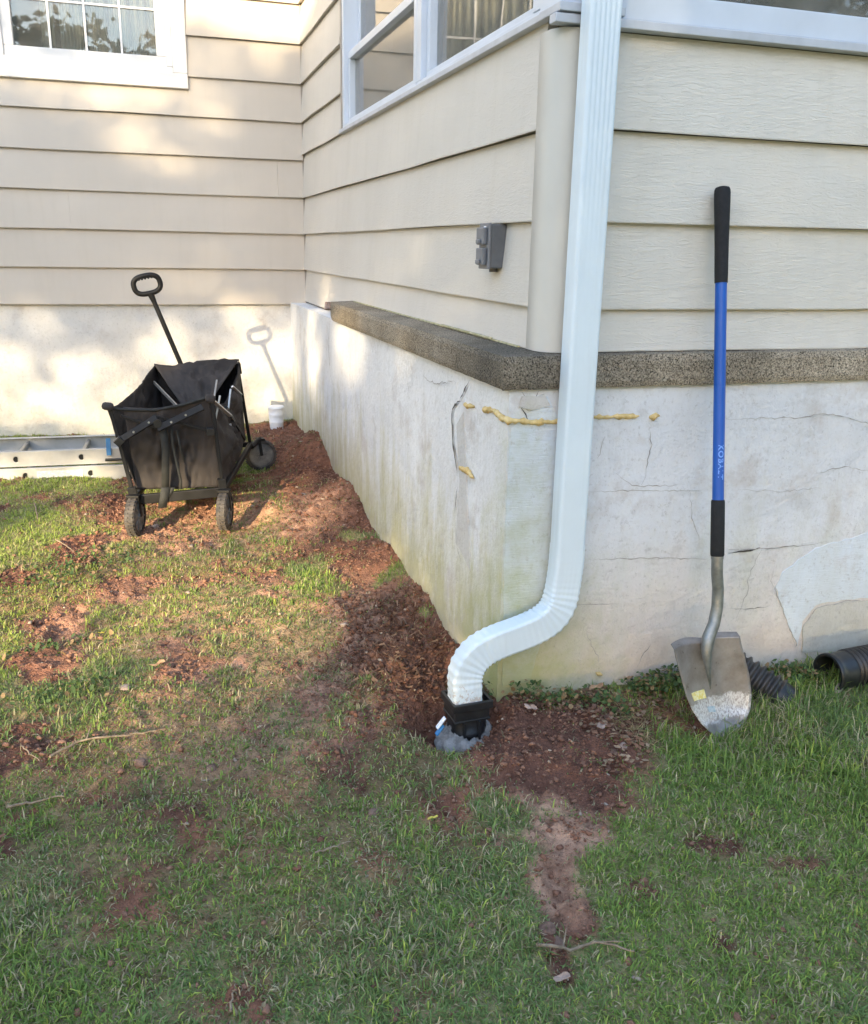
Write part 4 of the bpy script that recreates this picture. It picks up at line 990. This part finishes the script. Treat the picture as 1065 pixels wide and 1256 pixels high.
# fabric tub
def patchmesh(mb, c, sagfn, nu=44, nv=34, amp=.010, sd=0, fn=None):
    """c: corners tl,tr,br,bl ; sagfn(u)->drop of the upper edge"""
    tl, tr, br, bl = c; vs = []
    for j in range(nv+1):
        v = j/nv
        for i in range(nu+1):
            u = i/nu; p = tl.lerp(tr, u).lerp(bl.lerp(br, u), v)
            p = p+Vector((0,0,-sagfn(u)*(1-v)**1.5))
            n = (tr-tl).cross(bl-tl).normalized(); w_ = math.sin(math.pi*u)**.5*math.sin(math.pi*min(1, v*.9+.05))**.5
            q = Vector((u*3+sd, v*2.2, sd)); k = mnoise.noise(q)*1.3+abs(mnoise.noise(q*2.3))*1.1+.55*(1-abs(mnoise.noise(Vector((q.x*3.5+q.y*1.5, q.y*.9, q.z))))*3)+.4*mnoise.noise(q*6)
            p = p+n*(amp*k*w_)
            if fn: p = fn(p, u, v)
            vs.append(p)
    mb.add(vs, [(j*(nu+1)+i, j*(nu+1)+i+1, (j+1)*(nu+1)+i+1, (j+1)*(nu+1)+i) for j in range(nv) for i in range(nu)], 0, True)
fl, frr = at(151,499,AY,1.70), at(256,488,AY,1.68); flb, frb = at(168,600,AY,1.72), at(274,597,AY,1.70)
mb = MB(); patchmesh(mb, (fl, frr, frb, flb), lambda u: .022*math.sin(math.pi*u)*(1-.3*u), amp=.020, sd=1.3)
patchmesh(mb, (FLt+Vector((-.012,0,.006)), at(190,448,AY,2.56), RLb+Vector((0,-.05,.03)), flb), lambda u: .035*math.sin(math.pi*u)**1.4+.012*math.sin(u*9)*(1-u), amp=.018, sd=4.1)
rl, rr = at(189,448,AY,2.56), at(293,441,AY,2.49)
patchmesh(mb, (rl, rr, at(301,538,AY,2.50), RLb+Vector((.0,-.05,.02))), lambda u: .012*math.sin(math.pi*u)+.012*math.sin(u*5)**2, amp=.022, sd=7.7)
patchmesh(mb, (rr, frr, frb, at(300,540,AY,2.48)), lambda u: .10*math.sin(math.pi*u)**.8, amp=.030, sd=9.2)
patchmesh(mb, (flb, frb, at(300,540,AY,2.48), RLb+Vector((0,-.05,.02))), lambda u: 0, amp=.012, sd=3.3)
part('basket', mb, M['fabric'], solid=.004)
# fabric flap folded over the rear rail
mb = MB(); patchmesh(mb, (rl+Vector((0,-.006,.008)), rr+Vector((0,-.008,.008)), at(262,486,AY,2.05), at(222,496,AY,2.2)), lambda u: .006*math.sin(u*8), amp=.030, sd=12.2, nu=24, nv=20)
tag(part('liner_flap', mb, M['fabric'], solid=.004), 'dark fabric flap sagging from the rear rail')
mb = MB(); mb.tube([fl+Vector((-.05,-.0,-.004)), fl+Vector((0,-.004,-.01)), fl.lerp(frr, .35)+Vector((0,-.006,-.026)), fl.lerp(frr, .7)+Vector((0,-.006,-.016)), frr+Vector((0,-.004,.004))], .006, 8); part('rim_cord', mb, M['strap'])
mb = MB(); c0 = at(134,497,AY,1.69); mb.bar(c0+Vector((-.008,0,-.018)), c0+Vector((-.004,0,.010)), .045, .045, up=(0,1,0)); part('corner_cap', mb, M['fabric'], bevel=.012)
mb = MB(); mb.bar(FRt+Vector((-.01,0,-.02)), FRt+Vector((.0,0,.012)), .04, .04, up=(0,1,0)); part('corner_cap', mb, M['fabric'], bevel=.012)
# straps and the loop hanging below
mb = MB(); y_ = 1.662
def rib(pts, wd, yo=0):
    P_ = [at(x, y, AY, y_+yo) for x, y in pts]; vs = []
    for p in P_: vs += [p+Vector((-wd/2,0,0)), p+Vector((wd/2,0,0))]
    mb.add(vs, [(2*i, 2*i+1, 2*i+3, 2*i+2) for i in range(len(P_)-1)], 0, True)
rib([(200,526),(203,550),(203,575),(203,600)], .030); rib([(210,524),(212,545),(216,565),(222,590),(222,600)], .010, -.004); rib([(217,528),(221,548),(226,565)], .008, -.002)
part('strap', mb, M['strap'], solid=.003)
mb = MB(); y_ = 1.655; rib([(203,598),(201,612),(199,623)], .034, -.02); rib([(212,598),(208,606),(203,613)], .02, -.016); part('strap_loop', mb, M['strap'], solid=.004)
mb = MB(); mb.bar(at(277,535,AY,1.98), at(280,552,AY,1.99), .014, .002, up=(0,1,0)); mb.bar(at(281,520,AY,2.0), at(284,536,AY,2.02), .02, .002, up=(0,1,0)); part('white_plates', mb, M['white_plastic'])  # two small white plates on the right side
# wheels
def wheel(c, axis, fork_top, r=.080, wd=.040):
    c = Vector(c); a = Vector(axis).normalized(); up = Vector((0,0,1)); f = a.cross(up).normalized()
    tb = MB(); n = 48; prof = [(-.5, .80), (-.5, .93), (-.38, .99), (0, 1.), (.38, .99), (.5, .93), (.5, .80)]
    vs = [c+a*(u*wd)+(f*math.cos(t)+up*math.sin(t))*(r*q*(1+(.018 if (i % 2 == 0) and abs(u) < .49 and q > .9 else 0))) for i, t in enumerate([2*math.pi*k/n for k in range(n)]) for u, q in prof]
    m_ = len(prof); tb.add(vs, [(i*m_+j, i*m_+j+1, ((i+1) % n)*m_+j+1, ((i+1) % n)*m_+j) for i in range(n) for j in range(m_-1)], 0, False)
    for i in range(30):     # tread blocks
        t = 2*math.pi*i/30; d = f*math.cos(t)+up*math.sin(t)
        for s_ in (-1, 1): p = c+d*(r*1.005)+a*(s_*wd*.24); tb.bar(p-a*wd*.16, p+a*wd*.16, .007, .006, up=tuple(d))
    wo = tb.build('wheel', M['rubber'], wg)
    hb = MB(); hb.tube([c-a*wd*.36, c+a*wd*.36], r*.82, 40)
    for s_ in (-1, 1):
        hb.tube([c+a*(s_*wd*.36), c+a*(s_*wd*.44)], [r*.80, r*.70], 36); hb.tube([c+a*(s_*wd*.36), c+a*(s_*wd*.60)], r*.20, 18)
        for k in range(10):
            t = 2*math.pi*k/10+.2; d = f*math.cos(t)+up*math.sin(t); hb.bar(c+a*(s_*wd*.46)+d*r*.2, c+a*(s_*wd*.46)+d*r*.72, .006, .004, up=tuple(a))
    hb.build('hub', M['hub'], wo)
    fk = MB(); tp = Vector(fork_top)
    for s_ in (-1, 1): q = a*(s_*(wd*.5+.006)); fk.bar(c+q, c+q+Vector((0,0,r*.95)), .004, .028, up=tuple(f)) if False else fk.bar(c+q, c+q*.9+f*.01+Vector((0,0,r*1.02)), .016, .004, up=tuple(a))
    fk.bar(c+Vector((0,0,r*1.06))-f*.02, c+Vector((0,0,r*1.06))+f*.02, .05, .010); fk.tube([c+Vector((0,0,r*1.06)), tp], .012, 12)
    fk.build('caster_fork', M['frame'], wo, bevel=.001)
wheel(at(166,633,AY,1.64)+Vector((0,0,.0)), (.95,-.30,0), FLb+Vector((0,0,-.02)))
wheel(at(276,626,AY,1.61), (.95,-.30,0), FRb+Vector((0,0,-.02)))
wheel(at(320,558,AY,2.62), (.10,-1,.04), RRb+Vector((.01,.03,-.02)))
wheel((-.86, 2.62, .125), (.3,-.95,0), RLb+Vector((0,0,-.01)))
# pull handle
h0 = at(232,470,AY,2.60); h1 = at(186,363,AY,2.62)
mb = MB(); mb.tube([h0+(h0-h1)*.6, h1], .0115, 14); mb.tube([h1.lerp(h0, .06), h1+(h1-h0)*.03], [.012,.017], 14); hd = part('pull_handle', mb)
mb = MB(); ax1 = (at(197,345,AY,2.62)-at(164,352,AY,2.62)).normalized(); cc = at(180.3,349,AY,2.62); up_ = Vector((0,1,0)).cross(ax1); up_ = -up_ if up_.z < 0 else up_
pts = []
for k in range(44):
    t = 2*math.pi*k/44; c_, s_ = math.cos(t), math.sin(t); pts.append(cc+ax1*(.062*math.copysign(abs(c_)**.75, c_))+up_*(.042*math.copysign(abs(s_)**.75, s_)))
mb.tube(pts, .0125, 12, closed=True, sx=1.)
for k in range(5): mb.disc(cc+up_*.030+ax1*(-.03+.015*k), (0,1,0), .006, .022, 10)
mb.build('grip_loop', M['frame'], hd)

# ------------------------------------------------------------------ small things on the ground
def twig(pts, r, label, group='twigs fallen on the lawn', side=()):
    q = []
    for px, py in pts: a = at(px, py, AZ, 0.); q.append(Vector((a.x, a.y, hz(a.x, a.y)+.012+r)))
    P_ = []; rs = random.Random(len(label))
    for a, b in zip(q[:-1], q[1:]):
        for i in range(5): P_.append(a.lerp(b, i/5)+Vector((rs.uniform(-.002,.002), rs.uniform(-.002,.002), rs.uniform(-.001,.004))))
    P_.append(q[-1]); n = len(P_); mb = MB(); mb.tube(P_, [r*(1-.55*i/n) for i in range(n)], 7)
    for (k, dx_, dy_) in side: p = P_[min(k, n-1)]; mb.tube([p, p+Vector((dx_*.5, dy_*.5, .008)), p+Vector((dx_, dy_, .012))], [r*.6, r*.45, r*.2], 6)
    b = mb.build('twig', M['twig'], None); tag(b, label, 'twig', group); return b
twig([(658,1166),(700,1162),(738,1160),(778,1171)], .0035, 'grey crooked twig across the end of the dug soil', side=((4,.02,.03),(10,.03,-.02)))
twig([(62,942),(98,922),(150,916),(192,908)], .0035, 'long pale twig on the left lawn below the bare patch', side=((6,.01,.05),))
twig([(10,1001),(40,995),(80,988)], .0036, 'short thick twig near the left edge of the photo')
twig([(388,1056),(410,1049),(430,1040)], .0022, 'thin straw coloured twig in the shaded lawn')
twig([(28,927),(38,938),(50,946)], .0020, 'tiny curved twig beside the bare soil at the left')
twig([(70,676),(85,684),(92,690)], .0028, 'short twig lying in the sunny grass before the ladder')
twig([(44,634),(46,642),(48,652)], .0040, 'stubby tan stick standing out of the grass near the ladder')
twig([(282,1250),(286,1232),(290,1214)], .0022, 'thin twig over a small soil spot at the bottom')
twig([(300,560),(312,590),(292,600)], .0024, 'curved twig on the soil under the wagon')
def stone(px, py, s_, label, mt, sd, flat=.6, z=0.):
    s_ *= .78
    a = at(px, py, AZ, z); c = Vector((a.x, a.y, hz(a.x, a.y)+s_*flat*.45)); bm = bmesh.new(); bmesh.ops.create_icosphere(bm, subdivisions=3, radius=s_)
    for v in bm.verts: k = 1+.28*mnoise.noise(v.co/s_*1.1+Vector((sd,0,0)))+.10*mnoise.noise(v.co/s_*4+Vector((sd,0,0))); v.co = Vector((v.co.x*k*1.2, v.co.y*k, v.co.z*k*flat))
    me = bpy.data.meshes.new('stone'); bm.to_mesh(me); bm.free(); me.materials.append(mt); o = bpy.data.objects.new('stone', me); COL.objects.link(o); o.location = c; o.rotation_euler.z = sd; tag(o, label, 'stone', 'stones on the ground')
M['stone_pale'] = simple('stone_pale', (.36,.26,.21), .9, scale=60, var=.25, bump=.4)
M['clod'] = simple('clod', (.115,.062,.045), .95, scale=50, c2=(.24,.15,.11), bump=.8, bscale=120)
stone(192,657,.020,'pale stone on the soil just right of the front left wheel', M['stone_pale'], 1)
stone(231,734,.011,'small white stone on the bare lawn below the wagon', M['stone_pale'], 2)
stone(171,802,.010,'pale flat stone in the middle of the worn lawn, left one', M['stone_pale'], 3, .4)
stone(370,505,.024,'pinkish stone on the bank of soil by the side foundation', M['stone_pale'], 3.4, .5, .15)
stone(154,851,.018,'flat tan stone left of the brown leaf on worn lawn', M['stone_pale'], 5, .3)
stone(372,612,.022,'pink stone half way along the soil by the side wall', M['stone_pale'], 6, .5, .08)
stone(672,1138,.020,'reddish clod at the narrow end of the dug soil', M['clod'], 7)
stone(684,1150,.016,'small reddish clod beside the grey crooked twig', M['clod'], 8)
stone(689,1190,.013,'pale clod below the grey crooked twig', M['stone_pale'], 9)
stone(765,925,.018,'tan lump at the right edge of the spoil heap', M['stone_pale'], 10)
stone(752,935,.015,'brown lump beside the tan one on the spoil heap', M['clod'], 11)
stone(742,1020,.011,'lone grey stone on the grass right of the dry soil tongue', M['stone_pale'], 12)
stone(458,997,.014,'brown clod in the lawn left of the dug soil', M['clod'], 13)
stone(260,950,.018,'brown clod on the lawn left of centre', M['clod'], 14)
stone(172,943,.018,'reddish clod just right of the long pale twig', M['clod'], 15)
def leaf(px, py, s_, label, mt, sd, z=0.):
    a = at(px, py, AZ, z); rs = random.Random(sd); n = 12; vs = []
    for i in range(n):
        t = 2*math.pi*i/n; rr = s_*(1+.25*math.cos(2*t))*rs.uniform(.75, 1.1); vs.append((rr*math.cos(t), rr*.62*math.sin(t), .18*s_*math.cos(3*t)+rs.uniform(0,.15)*s_))
    vs.append((0,0,-.1*s_)); me = bpy.data.meshes.new('leaf'); me.from_pydata(vs, [], [(i, (i+1) % n, n) for i in range(n)]); me.materials.append(mt)
    o = bpy.data.objects.new('leaf', me); COL.objects.link(o); o.location = (a.x, a.y, hz(a.x, a.y)+.022); o.rotation_euler = (rs.uniform(-.3,.3), rs.uniform(-.3,.3), rs.uniform(0,6)); md = o.modifiers.new('s', 'SOLIDIFY'); md.thickness = .0008
    tag(o, label, 'leaf', 'leaves on the ground')
leaf(531,1012,.010,'tiny yellow leaf on grass left of the dug soil',M['leaf_yellow'],1); leaf(195,828,.018,'reddish brown leaf on the worn lawn',M['leaf_brown'],2)
leaf(768,848,.020,'orange brown leaf by the weeds under the cracked wall',M['leaf_brown'],3); leaf(125,785,.009,'small yellow leaf on the worn lawn at left',M['leaf_yellow'],4)
leaf(730,862,.018,'pinkish dry leaf under the cracked foundation',M['leaf_brown'],5); leaf(754,871,.013,'pale green leaf on the straw before the wall',simple('pale_leaf',(.38,.45,.22),.6),6)
leaf(799,852,.013,'pale green leaf among weeds left of the shovel',bpy.data.materials['pale_leaf'],7); leaf(650,893,.018,'tan curled leaf on the dark spoil',M['stone_pale'],8); leaf(735,918,.02,'tan dry leaf on the spoil heap edge',M['stone_pale'],9)
leaf(1028,852,.022,'tan dry leaf in the grass under the open pipe',M['stone_pale'],10); leaf(690,1200,.014,'pale crumpled leaf at the end of the dug soil',M['stone_pale'],12)
# sprig of roots in the trench and straw by the shovel
def straw():
    rs = np.random.RandomState(9); k = 260; g_ = G((770,900),(800,880),(760,890),(790,910)); base = np.array([g_[i] for i in rs.randint(0, 4, k)])+rs.normal(0, .028, (k, 2))
    an = rs.rand(k)*6.28; L = rs.uniform(.015, .06, k); X, Y = base[:, 0], base[:, 1]; Z = height(X, Y)+.006; dx_, dy_ = np.cos(an)*L, np.sin(an)*L; wd = .0013
    V = np.stack([np.stack([X-np.sin(an)*wd, Y+np.cos(an)*wd, Z], 1), np.stack([X+np.sin(an)*wd, Y-np.cos(an)*wd, Z], 1), np.stack([X+dx_, Y+dy_, Z+rs.uniform(0, .012, k)], 1)], 1).reshape(-1, 3)
    c = np.repeat(np.array([[.50,.38,.20]])*rs.uniform(.5, 1.15, (k, 1)), 3, 0)
    raw('straw', V, [np.arange(k*3).reshape(-1, 3)], c, M['blade_grass'], label='loose yellow straw on soil left of the shovel', cat='straw', kind='stuff')
    k = 900; g_ = G((690,880),(730,900),(765,920),(790,880),(760,950),(810,870),(720,865),(650,880)); base = np.array([g_[i] for i in rs.randint(0, 8, k)])+rs.normal(0, .032, (k, 2)); ok = base[:, 1] < -.05; base = base[ok]; k = len(base)
    X, Y = base[:, 0], base[:, 1]; Z = height(X, Y)+rs.uniform(.004, .012, k); an = rs.rand(k)*6.28; L = rs.uniform(.003, .011, k); ca, sa = np.cos(an)*L, np.sin(an)*L; w2 = rs.uniform(.4, .8, k)
    V = np.stack([np.stack([X-ca, Y-sa, Z], 1), np.stack([X+sa*w2, Y-ca*w2, Z+rs.uniform(0,.006,k)], 1), np.stack([X+ca, Y+sa, Z+.002], 1), np.stack([X-sa*w2, Y+ca*w2, Z+rs.uniform(-.002,.006,k)], 1)], 1).reshape(-1, 3)
    pick = rs.rand(k, 1); c = np.where(pick < .45, [[.36,.19,.12]], np.where(pick < .75, [[.46,.33,.22]], [[.20,.11,.08]]))*rs.uniform(.7, 1.2, (k, 1))
    raw('leaf_litter', V, [np.arange(k*4).reshape(-1, 4)], np.repeat(c, 4, 0), M['blade_grass'], label='small dead reddish leaves scattered between the spoil heap and the shovel', cat='leaf litter', kind='stuff')
    k = 1300; g_ = G((480,790),(510,830),(530,860),(545,800),(500,760),(465,850),(450,820)); base = np.array([g_[i] for i in rs.randint(0, 7, k)])+rs.normal(0, .06, (k, 2)); ok = base[:, 0] < -.12; base = base[ok]; k = len(base)
    an = rs.rand(k)*6.28; L = rs.uniform(.008, .028, k); X, Y = base[:, 0], base[:, 1]; Z = height(X, Y)+.006; dx_, dy_ = np.cos(an)*L, np.sin(an)*L; wd = .0017
    V = np.stack([np.stack([X-np.sin(an)*wd, Y+np.cos(an)*wd, Z], 1), np.stack([X+np.sin(an)*wd, Y-np.cos(an)*wd, Z], 1), np.stack([X+dx_+.004, Y+dy_, Z+rs.uniform(0, .016, k)], 1), np.stack([X+dx_, Y+dy_, Z+rs.uniform(0, .016, k)], 1)], 1).reshape(-1, 3)
    c = np.repeat(np.where(rs.rand(k, 1) < .25, [[.34,.22,.15]], [[.18,.095,.065]])*rs.uniform(.6, 1.2, (k, 1)), 4, 0)
    raw('root_litter', V, [np.arange(k*4).reshape(-1, 4)], c, M['blade_grass'], label='dark matted roots and bark litter in the trench by the elbow', cat='roots', kind='stuff')
straw()

# ------------------------------------------------------------------ unseen trees; the nearest crown is shaped to lay shade and sun patches
SV = Vector(SUN_D); s_ax = Vector((.816, -.578, 0)).normalized(); t_ax = s_ax.cross(SV).normalized(); t_ax = t_ax if t_ax.z > 0 else -t_ax
def st(p): return p.dot(s_ax), p.dot(t_ax)
def wC(x, y): return st(at(x, y, AY, D))
def wA(x, y, X=0.): return st(at(x, y, AX, X))
def wG(x, y, z=.02): return st(at(x, y, AZ, z))
GAPS = [  # leaf gaps shaped to the wanted sun patches: centre, half widths, openness
 (wC(200,120),(.30,.14),.34),(wC(90,105),(.45,.13),.30),(wC(210,190),(.24,.10),.28),(wC(150,20),(.8,.2),.25),(wC(20,400),(.3,.14),.22),(wC(60,480),(.60,.26),.42),(wC(320,450),(.40,.34),.42),(wC(210,430),(.25,.16),.35),(wC(250,352),(.4,.05),.18),
 (wA(385,420,-.1),(.12,.34),.6),(wA(430,420,-.1),(.22,.15),.55),(wA(470,345),(.34,.06),.30),(wA(560,380),(.2,.05),.22),(wA(500,450,-.1),(.12,.10),.25),
 (wG(60,690),(.45,.18),1.),(wG(0,780),(.35,.17),.95),(wG(270,620),(.6,.17),1.),(wG(260,730),(.6,.16),.95),(wG(130,660),(.4,.14),1.),(wG(60,590),(.5,.12),.8),(wG(430,700),(.42,.12),.8),(wG(140,840),(.6,.12),.8),(wG(400,810),(.40,.10),.55)]
def openness(s_, t_):
    o = np.zeros_like(s_)
    for (cs, ct), (a, b), k in GAPS: o = np.maximum(o, k*np.exp(-(((s_-cs)/a)**2+((t_-ct)/b)**2)**1.6*.9))
    return np.clip(o-.06, 0, 1)
def tree(name, dist, s0, s1, t0, t1, n, seed, label, leaf_s=.10):
    rs = np.random.RandomState(seed); S_ = rs.uniform(s0, s1, n); T_ = rs.uniform(t0, t1, n); ok = rs.rand(n) < -np.log(np.clip(openness(S_, T_), .003, .999))/8.6
    S_, T_ = S_[ok], T_[ok]; k = len(S_); dd = dist+rs.uniform(-.9, .9, k)
    base = np.array(s_ax)[None]*S_[:, None]+np.array(t_ax)[None]*T_[:, None]-np.array(SV)[None]*dd[:, None]
    R_ = rs.normal(0, 1, (k, 3)); R_ /= np.linalg.norm(R_, axis=1)[:, None]; U_ = np.cross(R_, rs.normal(0, 1, (k, 3))); U_ /= np.linalg.norm(U_, axis=1)[:, None]; sz = rs.uniform(.6, 1.2, k)[:, None]*leaf_s
    V = np.stack([base-R_*sz, base+U_*sz*.5, base+R_*sz, base-U_*sz*.5], 1).reshape(-1, 3)
    c0 = base.mean(0); root = empty(name, (c0[0], c0[1], 0), label, 'tree')
    me = bpy.data.meshes.new('crown'); V = V-np.array([c0[0], c0[1], 0]); me.vertices.add(len(V)); me.vertices.foreach_set('co', V.ravel().astype(np.float32)); me.loops.add(k*4); me.loops.foreach_set('vertex_index', np.arange(k*4, dtype=np.int32)); me.polygons.add(k); me.polygons.foreach_set('loop_start', (np.arange(k)*4).astype(np.int32)); me.polygons.foreach_set('loop_total', np.full(k, 4, np.int32)); me.update(); me.materials.append(M['leaf'])
    cr = bpy.data.objects.new('crown', me); COL.objects.link(cr); cr.parent = root
    mb = MB(); b = Vector((c0[0], c0[1], -.1)); top = Vector((c0[0], c0[1], c0[2]+.8)); mb.tube([b, b.lerp(top, .4)+Vector((.1,.05,0)), b.lerp(top, .75), top], [.20,.15,.10,.03], 12)
    mb.build('trunk', M['bark'], root); return root
tree('tree', 17.0, -4.6, 3.2, -2.2, 3.0, 160000, 31, 'unseen leafy tree, crown shaped to shade the lawn and wall in patches', leaf_s=.0735)

def garden_tree(x, y, h, r, seed, label):
    rs = np.random.RandomState(seed); n = 7000; root = empty('tree', (x, y, 0), label, 'tree', 'trees behind the photographer')
    d = rs.normal(0, 1, (n, 3)); d /= np.linalg.norm(d, axis=1)[:, None]; rad = rs.uniform(.25, 1, n)[:, None]**.5
    base = d*rad*np.array([r, r, h*.42])+np.array([0, 0, h*.56]); base += rs.normal(0, .25, (n, 3))
    R_ = rs.normal(0, 1, (n, 3)); R_ /= np.linalg.norm(R_, axis=1)[:, None]; U_ = np.cross(R_, rs.normal(0, 1, (n, 3))); U_ /= np.linalg.norm(U_, axis=1)[:, None]; sz = rs.uniform(.07, .26, n)[:, None]
    V = np.stack([base-R_*sz, base+U_*sz*.5, base+R_*sz, base-U_*sz*.5], 1).reshape(-1, 3); k = n
    me = bpy.data.meshes.new('crown'); me.vertices.add(len(V)); me.vertices.foreach_set('co', V.ravel().astype(np.float32)); me.loops.add(k*4); me.loops.foreach_set('vertex_index', np.arange(k*4, dtype=np.int32)); me.polygons.add(k); me.polygons.foreach_set('loop_start', (np.arange(k)*4).astype(np.int32)); me.polygons.foreach_set('loop_total', np.full(k, 4, np.int32)); me.update(); me.materials.append(M['leaf'])
    cr = bpy.data.objects.new('crown', me); COL.objects.link(cr); cr.parent = root
    mb = MB(); b = Vector((x, y, -.1)); mb.tube([b, b+Vector((.1, 0, h*.4)), b+Vector((-.1, .1, h*.7)), b+Vector((0, 0, h*.95))], [.24, .18, .12, .04], 10)
    for q in range(5): a = rs.rand()*6.28; z = h*rs.uniform(.3, .6); mb.tube([b+Vector((0,0,z)), b+Vector((math.cos(a)*r*.4, math.sin(a)*r*.4, z+h*.12)), b+Vector((math.cos(a)*r*.8, math.sin(a)*r*.8, z+h*.28))], [.09, .06, .02], 7)
    mb.build('trunk', M['bark'], root)
for i, (ang, h) in enumerate(((-100,8),(-84,8.5),(-70,8),(-57,6.2),(-45,5.2),(-33,4.9),(-21,5.6),(-8,7.6),(6,9),(20,8.6),(34,9.4),(49,9),(64,9.5),(80,9))):
    a = math.radians(ang); garden_tree(22*math.sin(a), -22*math.cos(a), h, 3.1, 100+i, 'garden tree standing in a row far behind the photographer')
